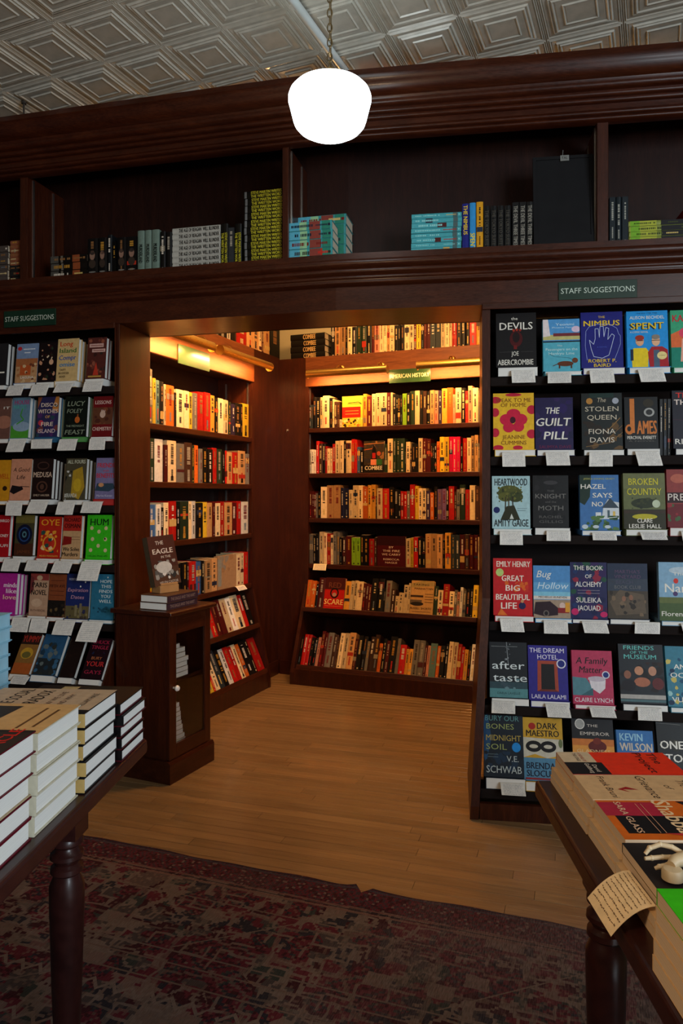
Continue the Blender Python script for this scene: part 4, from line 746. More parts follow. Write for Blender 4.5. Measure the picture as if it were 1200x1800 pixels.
dr(930, 1000, 1138, 1232, (56, 46, 140), [('t', 'THE DREAM', .48, .91, .085, .88, (216, 212, 228), .01), ('t', 'HOTEL', .5, .79, .085, .52, (216, 212, 228), .01), ('p', [(.22, .16), (.24, .72), (.74, .72), (.76, .16)], (168, 80, 60)), ('p', [(.32, .2), (.33, .66), (.66, .66), (.67, .2)], (34, 28, 30)), ('p', [(.22, .16), (.32, .2), (.67, .2), (.76, .16)], (120, 54, 46)), ('e', .84, .67, .12, .085, (216, 216, 226)), ('e', .84, .67, .09, .065, (40, 50, 130)), ('t', 'LAILA LALAMI', .5, .07, .075, .86, (216, 212, 228), .01)], 'indigo THE DREAM HOTEL', 5, crd(958, 1237, 41, 22), pedpx=(944, 1014))
dr(1008, 1080, 1148, 1240, (184, 60, 96), [('p', [(0, .5), (.34, .48), (.5, .3), (.4, .16), (0, .16)], (96, 140, 150)), ('p', [(.4, .5), (.82, .46), (.8, .3), (.66, .2), (.46, .3)], (222, 216, 220)), ('e', .6, .47, .22, .05, (196, 186, 196)), ('e', .83, .55, .095, .07, (216, 216, 226)), ('e', .83, .55, .07, .052, (40, 60, 130)), ('p', [(.2, .16), (.5, .16), (.5, .3)], (70, 110, 120)), ('t', 'A Family', .5, .81, .12, .78, (40, 20, 34), .01, .15), ('t', 'Matter', .46, .64, .12, .56, (40, 20, 34), .01, .15), ('t', 'CLAIRE LYNCH', .5, .08, .08, .92, (230, 214, 220), .01)], 'pink A FAMILY MATTER', 5, crd(1035, 1246, 43, 17))
dr(1092, 1172, 1136, 1238, (36, 40, 46), [('n', 16, 0, .2, 1, .7, .12, [(44, 34, 34), (60, 44, 40), (34, 34, 38)], 31), ('e', .44, .55, .1, .075, (196, 146, 116)), ('e', .18, .48, .08, .07, (150, 104, 84)), ('e', .74, .55, .09, .08, (190, 144, 120)), ('e', .5, .36, .18, .08, (176, 116, 90)), ('e', .85, .34, .13, .1, (110, 50, 50)), ('e', .2, .3, .16, .1, (40, 34, 40)), ('r', 0, .08, 1, .15, (180, 176, 170)), ('r', 0, .03, 1, .07, (90, 120, 124)), ('t', 'FRIENDS', .46, .94, .07, .68, (110, 186, 180), .02), ('t', 'OF THE', .46, .86, .045, .4, (110, 186, 180), .02), ('t', 'MUSEUM', .48, .785, .075, .72, (110, 186, 180), .02)], 'dark FRIENDS OF THE MUSEUM', 5, crd(1120, 1249, 42, 20))
dr(1176, 1246, 1140, 1244, (60, 130, 150), [('n', 22, 0, 0, 1, .9, .1, [(40, 90, 120), (160, 200, 200), (30, 60, 90), (206, 190, 110)], 41), ('t', 'AN', .35, .66, .08, .3, WH, .02), ('t', 'OCEAN', .5, .52, .08, .8, WH, .02), ('t', 'VUONG', .5, .12, .08, .8, WH, .02)], 'teal patterned cut-off', 5, None)
dr(851, 922, 1262, 1368, (30, 44, 58), [('p', [(0, .9), (.1, 1), (.2, .6), (.05, .2), (0, .3)], (40, 84, 120)), ('n', 14, 0, .1, 1, .4, .12, [(34, 60, 84), (26, 36, 48)], 16), ('t', 'BURY OUR', .47, .92, .085, .86, (110, 160, 160)), ('t', 'BONES', .42, .79, .085, .7, (160, 170, 110)), ('t', 'MIDNIGHT', .5, .61, .09, .88, (190, 170, 90)), ('t', 'SOIL', .32, .47, .09, .52, (160, 170, 110)), ('e', .82, .47, .11, .075, (40, 150, 220)), ('l', [(.1, .35), (.36, .35)], .008, (130, 150, 156)), ('l', [(.1, .31), (.36, .31)], .008, (130, 150, 156)), ('t', 'V.E.', .72, .29, .09, .3, (190, 200, 200)), ('t', 'SCHWAB', .5, .12, .11, .88, (190, 200, 200))], 'dark blue MIDNIGHT SOIL', 6, crd(879, 1382, 42, 20))
dr(921, 993, 1270, 1375, (206, 166, 56), [('r', 0, .0, 1, .36, (96, 146, 176)), ('p', [(0, .36), (.3, .42), (.6, .36), (1, .42), (1, .66), (0, .68)], (206, 202, 186)), ('e', .24, .86, .09, .055, (176, 50, 36)), ('t', 'DARK', .62, .87, .10, .5, (40, 30, 20), .02), ('t', 'MAESTRO', .5, .75, .10, .82, (40, 30, 20), .02), ('o', .27, .54, .2, .09, .09, (30, 28, 30)), ('o', .63, .54, .2, .09, .09, (30, 28, 30)), ('t', 'BRENDAN', .5, .24, .10, .84, (24, 34, 60), .02), ('t', 'SLOCUMB', .5, .12, .10, .84, (24, 34, 60), .02), ('r', .05, .02, .95, .05, (150, 50, 60)), ('e', .94, .6, .05, .07, (120, 130, 90))], 'yellow DARK MAESTRO', 6, crd(950, 1384, 40, 18))
dr(1010, 1085, 1268, 1380, (38, 36, 40), [('r', 0, 0, 1, .66, (206, 130, 66)), ('r', 0, .4, 1, .56, (222, 160, 80)), ('e', .6, .55, .22, .09, (110, 40, 34)), ('e', .6, .63, .1, .05, (130, 54, 40)), ('e', .2, .88, .12, .08, (220, 216, 210)), ('e', .2, .88, .1, .066, (170, 170, 166)), ('t', 'THE', .5, .86, .04, .26, (216, 206, 196)), ('t', 'EMPEROR', .55, .74, .05, .7, (216, 206, 196)), ('t', 'GLADNESS', .5, .48, .05, .8, (226, 196, 150))], 'black and amber EMPEROR OF GLADNESS', 6, None)
dr(1090, 1156, 1292, 1388, (60, 120, 176), [('t', 'KEVIN', .4, .88, .13, .62, (160, 200, 220), .03), ('t', 'WILSON', .52, .71, .14, .88, (210, 196, 180), .03), ('r', 0, 0, 1, .5, (50, 96, 150))], 'shorter blue', 6, None)
dr(1163, 1237, 1275, 1385, (36, 36, 36), [('n', 20, 0, 0, 1, .7, .1, [(60, 58, 50), (90, 86, 70), (30, 40, 34)], 51), ('l', [(0, .95), (.6, .93)], .01, (130, 130, 126)), ('t', 'ONE', .35, .62, .12, .56, WH, .03), ('t', 'STORY', .5, .42, .12, .9, WH, .03)], 'black botanical cut-off', 6, None)
# dark spare copies standing on edge beside the row-two books
for k_, (a_, b_) in enumerate(((1160, 1166), (1167, 1173), (1174, 1180))):
    o = spine_book('k', FR.s(b_, .02)-FR.s(a_, .02)-.001, .235, .15, 900+k_, M=FR.M(FR.s((a_+b_)/2, .02), .03, rz[1]+.0006), soft=True)
    tag(o, f'thin black spine-out copy, {ORD[k_]} after the JAMES book', 'book', 'thin black spines in right display')

# ---- left display
Lr = ['left display top shelf', 'left display second shelf', 'left display third shelf', 'left display fourth shelf', 'left display fifth shelf', 'left display bottom shelf']
def dl(px0, px1, pt, pb, jk, ops, title, row_, card, T=.026, **k):
    d, t, z = (0, 0, lzs[row_-1]) if row_ < 6 else (L6[0], L6[1], lz6b)
    display(FL, d, t, px0, px1, pt, pb, None, T, jk, ops, title, Lr[row_-1], 'left display', card, rowz=z, seed=int(px0)+50*row_, **k)
dl(-28, 9, 602, 677, (50, 48, 50), [('l', [(.2, .3), (.9, .3)], .06, WH)], 'dark grey cut-off', 1, None, copies=2)
dl(25, 63, 602, 673, (130, 150, 180), [('r', 0, 0, 1, .42, (190, 150, 110)), ('r', 0, .42, 1, .62, (170, 110, 70)), ('e', .14, .88, .1, .05, (190, 50, 60)), ('l', [(.3, .86), (.85, .86)], .04, (216, 220, 226)), ('l', [(.36, .77), (.64, .77)], .04, (216, 220, 226)), ('r', .2, .2, .7, .45, (186, 96, 50)), ('n', 14, 0, 0, 1, .5, .09, [(210, 180, 140), (120, 70, 50), (170, 120, 80)], 61), ('t', 'LAGUNA', .55, .14, .06, .6, WH, .01)], 'seaside resort', 1, (18, 45, 678, 697))
dl(64, 96, 600, 671, (34, 22, 24), [('n', 26, .05, .05, .95, .95, .11, [(120, 50, 40), (200, 150, 120), (60, 30, 30), (50, 60, 44)], 62), ('n', 7, .1, .55, .9, .7, .05, [(220, 200, 170)], 90), ('e', .72, .5, .12, .07, (210, 170, 140))], 'dark floral', 1, (59, 89, 673, 693))
dl(97, 134, 593, 669, (206, 178, 128), [('t', 'Long', .42, .88, .11, .6, (196, 60, 30), .03), ('t', 'Island', .5, .72, .11, .78, (40, 110, 50), .03), ('t', 'Compr', .5, .55, .11, .8, (40, 90, 160), .03), ('t', 'omise', .5, .39, .11, .72, (50, 130, 180), .03), ('t', 'TAFFY', .3, .26, .05, .3, (50, 40, 30), .01), ('t', 'BRODESSER', .36, .18, .05, .5, (50, 40, 30), .01), ('t', 'AKNER', .3, .1, .05, .3, (50, 40, 30), .01)], 'tan LONG ISLAND COMPROMISE', 1, (102, 131, 673, 691), copies=2)
dl(150, 183, 591, 665, (96, 50, 44), [('n', 24, 0, 0, 1, 1, .12, [(70, 40, 36), (120, 66, 54), (60, 50, 44), (150, 90, 70)], 63), ('r', .1, .76, .85, .85, (206, 170, 160)), ('r', .25, .64, .95, .72, (206, 170, 160)), ('l', [(.16, .805), (.8, .805)], .03, (120, 40, 36)), ('l', [(.32, .68), (.88, .68)], .03, (120, 40, 36)), ('p', [(.35, .08), (.5, .4), (.65, .08)], (190, 70, 50)), ('r', .1, .03, .8, .07, (190, 150, 80))], 'brown and red pattern', 1, (150, 183, 672, 689), copies=1)
dl(-22, 15, 698, 771, (120, 86, 76), [('e', .7, .4, .4, .16, (170, 120, 100)), ('t', 'IT', .8, .75, .06, .3, WH)], 'brown cut-off', 2, None, copies=1)
dl(17, 48, 697, 770, (110, 140, 160), [('r', 0, 0, 1, .3, (90, 160, 60)), ('e', .6, .28, .5, .12, (150, 170, 190)), ('t', 'HOUSE', .55, .88, .10, .84, (170, 70, 120), .03), ('t', 'MATES', .45, .76, .09, .7, (90, 170, 160), .03), ('l', [(.6, .72), (.5, .55), (.7, .45), (.3, .34)], .06, (80, 160, 60))], 'green and lilac', 2, (18, 48, 772, 792), copies=2)
dl(62, 99, 696, 768, (60, 56, 96), [('p', [(0, .7), (.2, 1), (0, 1)], (150, 90, 60)), ('p', [(.7, .7), (1, .6), (1, 1), (.85, 1)], (190, 130, 70)), ('n', 16, 0, 0, 1, .8, .14, [(90, 56, 110), (56, 80, 90), (120, 70, 70)], 64), ('e', .2, .35, .12, .07, (200, 70, 90)), ('t', 'DISCO', .55, .80, .10, .76, (226, 206, 190), .03), ('t', 'WITCHES', .5, .64, .10, .92, (226, 206, 190), .03), ('t', 'OF', .5, .5, .07, .22, (206, 170, 90), .02), ('t', 'FIRE', .5, .32, .10, .56, (226, 206, 190), .03), ('t', 'ISLAND', .5, .15, .10, .8, (206, 186, 190), .03)], 'multicoloured DISCO WITCHES', 2, (57, 93, 773, 788), copies=2, pedcol=(44, 96, 130), jspine=(84, 160, 190))
dl(110, 150, 695, 768, (26, 32, 26), [('n', 14, 0, 0, 1, 1, .12, [(34, 44, 34), (22, 26, 24)], 65), ('t', 'LUCY', .5, .82, .12, .74, (150, 160, 140), .01, .2), ('t', 'FOLEY', .45, .64, .10, .66, (150, 160, 140), .01, .2), ('e', .58, .42, .11, .08, (196, 110, 50)), ('r', .56, .5, .62, .56, (150, 90, 50)), ('t', 'THE MIDNIGHT', .5, .27, .05, .8, (150, 160, 140)), ('t', 'FEAST', .5, .12, .11, .84, (150, 160, 140), .01, .2)], 'black THE MIDNIGHT FEAST', 2, (106, 138, 773, 793), copies=2, pedcol=(86, 150, 80), jspine=(150, 200, 140))
dl(160, 195, 695, 767, (120, 30, 34), [('r', 0, .3, 1, .72, (110, 70, 50)), ('n', 10, .1, .3, .9, .72, .14, [(130, 80, 56), (90, 50, 40)], 66), ('t', 'LESSONS', .5, .85, .09, .8, (220, 190, 180), .02), ('t', 'IN', .52, .64, .05, .2, (220, 190, 180), .01), ('e', .5, .55, .14, .09, (206, 176, 160)), ('t', 'CHEMISTRY', .5, .19, .09, .94, (220, 190, 180), .02)], 'dark red LESSONS IN CHEMISTRY', 2, (159, 187, 773, 792), copies=1)
dl(-26, 14, 808, 880, (206, 150, 40), [('t', 'WELL', .7, .6, .12, .5, (190, 90, 30), .02), ('e', .8, .3, .1, .06, (60, 40, 20))], 'golden cut-off', 3, None, copies=1)
dl(15, 51, 806, 879, (206, 150, 122), [('p', [(0, .2), (.1, .36), (.6, .32), (.66, .26), (.2, .14)], (40, 30, 34)), ('l', [(.5, .33), (.95, .32)], .03, (90, 60, 54)), ('t', 'A Good', .52, .74, .10, .78, (60, 34, 34), .01, .2), ('t', 'Life', .52, .56, .10, .4, (60, 34, 34), .01, .2)], 'pink A GOOD LIFE', 3, (13, 41, 880, 901))
dl(54, 89, 805, 877, (44, 28, 26), [('o', .5, .82, .3, .1, .05, (84, 58, 50)), ('o', .5, .3, .28, .14, .07, (96, 66, 54)), ('e', .5, .3, .1, .07, (96, 66, 54)), ('t', 'MEDUSA', .5, .60, .13, .92, (206, 180, 160), .02), ('t', 'EMILY HAUSER', .5, .09, .05, .8, (190, 170, 150), .02)], 'dark brown MEDUSA', 3, (54, 87, 878, 898), copies=3)
dl(112, 148, 805, 878, (90, 84, 66), [('p', [(.3, .1), (.35, .7), (.8, .8), (.95, .3), (.7, 0)], (176, 146, 50)), ('e', .6, .35, .2, .16, (196, 166, 50)), ('n', 8, 0, 0, .3, .7, .08, [(40, 40, 40), (200, 200, 196)], 67), ('t', 'ALL FOURS', .5, .92, .09, .86, (200, 200, 180), .02), ('t', 'MIRANDA', .3, .1, .10, .6, (206, 206, 196), .01)], 'yellow and grey ALL FOURS', 3, (104, 134, 880, 901), copies=2)
dl(165, 200, 804, 877, (130, 124, 160), [('t', 'FRIENDS', .5, .82, .11, .86, (190, 60, 80), .03), ('t', 'with', .5, .69, .05, .3, (190, 60, 80)), ('t', 'BENEFITS', .5, .57, .11, .9, (190, 60, 80), .03), ('p', [(0, .2), (.1, .38), (.9, .38), (1, .26), (.7, .18)], (60, 80, 96)), ('e', .3, .34, .14, .05, (200, 150, 110)), ('t', 'Marisa Kanter', .5, .08, .05, .8, (200, 196, 216), .01)], 'lilac FRIENDS WITH BENEFITS', 3, (148, 182, 881, 900), copies=1, pedcol=(176, 44, 40))
dl(-24, 13, 905, 978, (176, 30, 40), [('t', 'MARGO', .7, .86, .07, .5, WH, .01), ('t', 'MONEY', .7, .5, .07, .5, WH, .01), ('t', 'RUFI', .7, .26, .07, .5, WH, .01)], 'crimson cut-off', 4, None)
dl(23, 56, 905, 977, (80, 74, 50), [('r', 0, 0, 1, .3, (84, 50, 34)), ('r', 0, .8, 1, 1, (120, 110, 60)), ('e', .5, .52, .42, .25, (26, 30, 56)), ('o', .5, .52, .3, .18, .06, (50, 80, 130)), ('e', .5, .52, .12, .08, (90, 130, 140)), ('e', .5, .52, .06, .04, (20, 26, 40)), ('t', 'JAMES', .5, .1, .07, .7, (120, 70, 40), .02)], 'dark blue ring', 4, (9, 39, 979, 999))
dl(64, 104, 908, 981, (186, 50, 34), [('t', 'OYE', .5, .86, .15, .8, (226, 160, 50), .04), ('n', 22, .12, .12, .9, .66, .12, [(230, 160, 60), (230, 200, 150), (196, 60, 40), (60, 90, 80)], 68), ('o', .5, .35, .3, .2, .06, (226, 160, 60)), ('t', 'MELISSA MOGOLLON', .5, .05, .04, .8, (230, 190, 90))], 'red and orange OYE', 4, (50, 87, 983, 1001))
dl(107, 139, 906, 982, (196, 160, 120), [('r', 0, .64, 1, 1, (176, 50, 40)), ('t', 'RICHARD', .5, .9, .09, .86, (60, 20, 20), .03), ('t', 'OSMAN', .5, .76, .10, .86, (60, 20, 20), .03), ('p', [(0, .3), (.05, .52), (.5, .5), (.5, .34)], (140, 34, 30)), ('l', [(.5, .5), (.95, .5)], .02, (120, 90, 70)), ('l', [(.5, .44), (.95, .44)], .02, (120, 90, 70)), ('t', 'We Solve', .5, .22, .09, .9, (30, 24, 24), .03), ('t', 'Murders', .45, .1, .09, .86, (30, 24, 24), .03)], 'tan WE SOLVE MURDERS', 4, (98, 130, 983, 1003))
dl(149, 192, 905, 983, (70, 190, 40), [('t', 'HUM', .5, .84, .15, .74, (20, 60, 30), .02)]+[('e', x, y, .07, .045, (206, 196, 150)) for x, y in ((.2, .7), (.78, .7), (.5, .62), (.25, .45), (.5, .3), (.78, .45), (.2, .2), (.8, .2))]+[('e', .76, .46, .03, .025, (20, 30, 20)), ('t', 'HELEN PHILLIPS', .5, .07, .04, .8, (30, 90, 30))], 'bright green HUM', 4, (145, 181, 985, 1016), copies=1)
dl(-20, 25, 1008, 1081, (180, 50, 150), [('t', 'minds', .75, .72, .11, .5, (240, 220, 230), .03), ('t', 'like', .8, .58, .11, .4, (240, 220, 230), .03), ('t', 'love', .75, .43, .11, .5, (240, 200, 180), .03)], 'magenta cut-off', 5, None, copies=2)
dl(49, 81, 1009, 1082, (190, 156, 130), [('r', 0, .84, 1, 1, (150, 70, 66)), ('p', [(0, .5), (.2, .6), (.2, .9), (0, .95)], (120, 60, 60)), ('e', .5, .9, .16, .06, (200, 170, 140)), ('t', 'PARIS', .52, .73, .12, .8, (30, 26, 26), .03), ('t', 'NOVEL', .5, .55, .12, .84, (30, 26, 26), .03), ('t', 'RUTH REICHL', .5, .12, .05, .8, (90, 50, 50)), ('e', .4, .3, .3, .1, (206, 176, 150))], 'cream THE PARIS NOVEL', 5, (24, 55, 1084, 1106))
dl(82, 112, 1010, 1084, (140, 80, 50), [('r', 0, 0, 1, .38, (40, 34, 30)), ('n', 16, 0, 0, 1, .38, .1, [(60, 50, 40), (110, 90, 60), (30, 26, 24)], 69), ('t', 'FIFTH AVE', .5, .72, .07, .9, (60, 30, 24), .02), ('l', [(.1, .85), (.9, .85)], .02, (80, 40, 30)), ('l', [(.1, .6), (.9, .6)], .02, (80, 40, 30)), ('l', [(.1, .5), (.9, .5)], .02, (80, 40, 30))], 'orange-brown', 5, (57, 88, 1084, 1105))
dl(113, 154, 1010, 1088, (44, 56, 110), [('r', 0, 0, 1, .28, (110, 100, 70)), ('n', 14, 0, 0, 1, .3, .09, [(80, 70, 60), (140, 130, 90), (60, 60, 90)], 70), ('e', .6, .72, .03, .02, WH), ('e', .8, .82, .03, .02, WH), ('t', 'REBECCA SERLE', .5, .88, .05, .8, (190, 200, 226), .01), ('t', 'Expiration', .5, .64, .08, .86, (196, 150, 170), .01, .2), ('t', 'Dates', .5, .48, .08, .56, (196, 150, 170), .01, .2), ('r', .4, .05, .5, .3, (140, 130, 100)), ('r', .6, .05, .7, .34, (130, 120, 100))], 'night blue city', 5, (100, 134, 1088, 1112))
dl(157, 198, 1010, 1089, (56, 120, 146), [('t', 'I', .68, .93, .03, .04, WH), ('t', 'HOPE', .62, .84, .07, .5, (206, 216, 216), .02), ('t', 'THIS', .62, .73, .07, .42, (206, 216, 216), .02), ('t', 'FINDS', .62, .62, .07, .56, (206, 216, 216), .02), ('t', 'YOU', .62, .51, .07, .4, (206, 216, 216), .02), ('t', 'WELL', .62, .40, .07, .54, (206, 216, 216), .02), ('n', 8, .1, .15, .9, .3, .09, [(34, 60, 84), (40, 90, 110)], 71)], 'teal I HOPE THIS FINDS YOU WELL', 5, (147, 183, 1092, 1125))
dl(14, 46, 1116, 1184, (150, 110, 60), [('r', 0, .72, 1, 1, (60, 40, 34)), ('t', 'YUMMY', .5, .86, .16, .94, (176, 60, 50), .02), ('e', .5, .5, .34, .14, (196, 156, 60)), ('e', .5, .46, .24, .08, (120, 110, 60)), ('r', 0, 0, 1, .26, (176, 100, 50))], 'food photo', 6, (24, 52, 1192, 1206))
dl(52, 92, 1118, 1186, (54, 96, 130), [('r', 0, 0, 1, .4, (50, 56, 60)), ('n', 26, 0, 0, 1, .8, .13, [(70, 110, 140), (44, 70, 90), (110, 120, 120), (60, 64, 60)], 72)], 'blue lakeside', 6, None, copies=2)
dl(100, 126, 1120, 1190, (40, 26, 24), [('n', 10, 0, 0, 1, 1, .16, [(50, 32, 28), (34, 24, 24)], 73)], 'plain dark brown', 6, None)
dl(137, 174, 1125, 1193, (44, 20, 30), [('t', 'CHUCK', .5, .9, .09, .8, (170, 50, 80), .02), ('t', 'TINGLE', .5, .77, .09, .8, (170, 50, 80), .02), ('n', 8, .1, .55, .9, .7, .06, [(40, 50, 80), (60, 30, 50)], 74), ('t', 'BURY', .5, .5, .07, .5, (190, 120, 80), .01), ('t', 'YOUR', .5, .36, .12, .86, (196, 60, 60), .03), ('t', 'GAYS', .5, .16, .09, .8, (170, 50, 80), .02)], 'black and pink BURY YOUR GAYS', 6, None, copies=1)

# ---------------------------------------------------------------- overhead bays
def stack(F, d, px0, px1, pt, pb, n, code, label, group, text=None, tcol=None, tone=None, texth=.55, tspan=None, seed=0, jog=0, z0=ZS, dep=.155, name='overstock_book', soft=None, bands=None):
    s0, s1 = F.s(px0, d), F.s(px1, d); pm = (px0+px1)/2; hh = (pb-pt)/n*F.Y(pm, d)/F0
    rnd = random.Random(seed); 
    for i in range(n):
        j = rnd.uniform(-jog, jog); k = rnd.uniform(0, jog)
        t_ = tone[i] if isinstance(tone, list) else tone
        o = spine_book(code, hh-.0007, s1-s0, dep, seed*31+i, text=text, tcol=tcol, tone=t_, M=F.M(s1+j, d+k, z0+hh*(i+.5)+.0006) @ Matrix.Rotation(R(-90), 4, 'Y'), texth=texth, tspan=tspan, soft=soft, name=name)
        if bands:
            m = MB(); W_, H_ = hh, s1-s0
            for a, b, c in bands: m.poly([(-hh*.46, -.0004, H_*(1-b)), (hh*.44, -.0004, H_*(1-b)), (hh*.44, -.0004, H_*(1-a)), (-hh*.46, -.0004, H_*(1-a))], lin(c))
            m.build('spine_print', inkm, o)
        pos = ['lowest', 'second from bottom', 'third from bottom', 'fourth from bottom', 'fifth from bottom', 'sixth from bottom', 'seventh from bottom', 'eighth from bottom', 'ninth from bottom', 'tenth from bottom'][i] if i < n-1 else 'topmost'
        tag(o, f'{label}, {pos}', 'book', group)
def uprights(F, d, items, label_where, group, seed, z0=ZS):
    for i, it in enumerate(items):
        px0, px1, pt, pb, code = it[:5]; kw = it[5] if len(it) > 5 else {}
        desc = kw.pop('desc', None)
        pm = (px0+px1)/2; w = F.s(px1, d)-F.s(px0, d)-.0008; h = (pb-pt)*F.Y(pm, d)/F0
        o = spine_book(code, w, h, .155, seed+i, M=F.M(F.s(pm, d), d+.001, z0+.0006), name='overstock_book', **kw)
        tag(o, f'{desc or NAME[code]+" book"}, {ordn(i)} standing in {label_where}', 'book', group)
OG = 'books on the overhead shelves'
d_ = .03
def zz(px, py, F): return F.z(px, py, d_)
stack(FL, d_, -24, 13, 424, 489, 6, 'a', 'grey book in the far left bay', OG, tone=(92, 82, 76), seed=41, jog=.002, tspan=(.1, .9))
stack(FL, d_, 17, 35, 460, 489, 3, 's', 'dark grey book under orange ones in the far left bay', OG, tone=(48, 46, 44), seed=42, jog=.001)
stack(FL, d_, 18, 35, 416, 460, 6, 'f', 'orange-pink book in the far left bay', OG, tone=(150, 96, 70), seed=43, jog=.001, z0=ZS+29*FL.Y(26, d_)/F0)
stack(FL, d_, 88, 152, 449, 489, 3, 'k', 'dark book with orange motif beside the bay post', OG, tone=(30, 24, 20), seed=44, jog=.002, bands=[(.02, .24, (90, 86, 80)), (.30, .36, (120, 112, 100)), (.62, .82, (150, 84, 50))])
port = dict(tone=(26, 24, 24), soft=False)
ups = [(153, 171, 414, 480, 'k', dict(tone=(24, 22, 22), desc='black book with a portrait')), (172, 187, 413, 479, 'k', dict(tone=(24, 22, 22), desc='black book with a portrait')), (188, 196, 408, 478, 's', dict(tone=(26, 30, 34))), (197, 204, 420, 477, 'k', dict(tone=(14, 14, 14))),
       (205, 221, 412, 476, 'k', dict(tone=(24, 22, 22), desc='black book with a portrait')), (222, 240, 411, 475, 'k', dict(tone=(24, 22, 22), desc='black book with a portrait'))] + \
      [(a, b, 400-i, 473-i, 't', dict(tone=(120, 138, 128), text=['MURDERLAND'], tcol=(20, 24, 22), tspan=(.22, .66), texth=.5, desc='pale green-grey book')) for i, (a, b) in enumerate(((241, 253), (254, 265), (266, 279)))] + \
      [(281, 290, 401, 470, 'k', {}), (291, 301, 402, 469, 'k', {})]
uprights(FL, d_, ups, 'the overhead bay above the cabinet', OG, 500)
# portraits printed on the dark spines
for a, b in ((153, 171), (172, 187), (205, 221), (222, 240)):
    w = FL.s(b, d_)-FL.s(a, d_); h = 65*FL.Y(a, d_)/F0; m = MB(); hw = w/2; 
    for ops in (('e', 0, .55, .26, .13, (150, 120, 104)), ('e', 0, .62, .24, .06, (60, 56, 54)), ('p2', 0, .32, .34, .12, (70, 58, 50)), ('r', 0, .1, .34, .02, (130, 126, 120))):
        k, cx, cy, rx, ry, c = ops
        m.poly([(cx+rx*w*math.cos(t*.524), -.0007-.0002*(k == 'r'), cy*h+ry*h*math.sin(t*.524)) for t in range(12)], lin(c))
    par = [o for o in C.objects if o.type == 'MESH' and o.get('label', '').startswith('black book with a portrait')]
    tgt = min(par, key=lambda o: (o.matrix_world.translation if False else o.matrix_basis.translation - FL.P(FL.s((a+b)/2, d_), d_+.001, ZS)).length)
    m.build('spine_portrait', inkm, tgt)
stack(FL, d_, 303, 387, 394, 467, 7, 'w', 'white book with heavy black lettering', OG, tone=(186, 184, 176), tcol=(24, 24, 24), text=['THE AGE OF REAGAN  WILL BLUNDER'], texth=.62, tspan=(.02, .86), seed=45, jog=.002, soft=False)
sw_ = dict(tone=(26, 24, 20), text=['STEVE MARTIN WRITES', 'THE WRITTEN WORD'], tcol=(196, 186, 60), tspan=(.02, .78), texth=.72)
uprights(FL, d_, [(388, 400, 391, 465, 'k', dict(sw_, desc='black book with yellow lettering')), (401, 411, 398, 464, 'k', dict(tone=(60, 62, 64), desc='dark book with a pale figure')), (412, 424, 391, 463, 'k', dict(sw_, desc='black book with yellow lettering'))], 'the gap before the tall yellow-lettered pile', OG, 540)
stack(FL, d_, 428, 495, 334, 462, 10, 'k', 'black book with two lines of yellow lettering', OG, tone=(24, 22, 18), tcol=(200, 190, 60), text=['STEVE MARTIN WRITES', 'THE WRITTEN WORD'], texth=.80, tspan=(.0, .80), seed=46, jog=.002, soft=False, bands=[(.03, .09, (120, 120, 120))])
tq = [(.02, .28, (96, 170, 190)), (.28, .44, (150, 190, 150)), (.5, .74, (140, 70, 60)), (.78, .96, (50, 130, 110))]
stack(FL, .01, 505, 584, 385, 449, 4, 't', 'thick turquoise book in the front pile beside the bay post', OG, tone=(74, 158, 160), seed=47, jog=.003, dep=.12, bands=tq, soft=False)
stack(FL, .145, 521, 607, 357, 447, 5, 't', 'thick turquoise book in the rear pile beside the bay post', OG, tone=(74, 150, 152), seed=48, jog=.002, bands=tq, z0=ZS, dep=.15, soft=False)
stack(FR, d_, 723, 811, 368, 437, 8, 't', 'slim turquoise book in the central bay pile', OG, tone=(84, 168, 176), tcol=(150, 210, 210), seed=49, jog=.002, bands=[(.83, .92, (90, 110, 110))])
dv_ = dict(tone=(28, 27, 27), text=['THE DEVIL THREE TIMES'], tcol=(150, 146, 136), tspan=(.06, .92), texth=.6)
st_ = dict(tone=(24, 23, 23), text=['THE TOKYO SUITE'], tcol=(84, 80, 72), tspan=(.1, .9), texth=.6)
uprights(FR, d_, [(812, 824, 347, 430, 'n', dict(tone=(36, 44, 130), text=['THE NIMBUS'], tcol=(226, 196, 50), tspan=(.34, .96), texth=.6, desc='navy NIMBUS book')),
                  (825, 836, 346, 430, 'b', dict(tone=(60, 150, 206), text=['SPENT'], tcol=(232, 210, 60), tspan=(.02, .36), texth=.75, desc='blue SPENT book')),
                  (837, 849, 344, 429, 'y', dict(tone=(216, 160, 30), desc='yellow book'))] +
         [(850+i*12.3, 861+i*12.3, 351-i*.6, 428-i*.8, 'k', dict(st_, desc='black book with faint lettering')) for i in range(4)] +
         [(900+i*12.6, 912+i*12.6, 343-i, 424-i, 'k', dict(dv_, desc='black THE DEVIL THREE TIMES book')) for i in range(3)], 'the row beside the black board', OG, 560)
uprights(FR, d_, [(1071, 1081.5, 333, 415, 'k', dict(tone=(34, 44, 50), tcol=(170, 170, 160), desc='dark slate book')), (1082, 1092.5, 333, 415, 'k', dict(tone=(34, 44, 50), tcol=(170, 170, 160), desc='dark slate book')),
                  (1093, 1104, 333, 415, 'k', dict(tone=(34, 44, 50), tcol=(170, 170, 160), desc='dark slate book'))], 'the right-hand overhead bay', OG, 590)
stack(FR, d_, 1105, 1204, 376, 414, 4, 'l', 'lime green book with a dark end in the right-hand overhead bay', OG, tone=(150, 160, 84), tcol=(80, 90, 30), seed=50, jog=.002, bands=[(.02, .5, (176, 182, 70)), (.58, .99, (34, 32, 34))])
uprights(FR, .08, [(1206, 1222, 345, 412, 'r', dict(tone=(120, 24, 22)))], 'the right-hand bay past the lime pile', OG, 600)
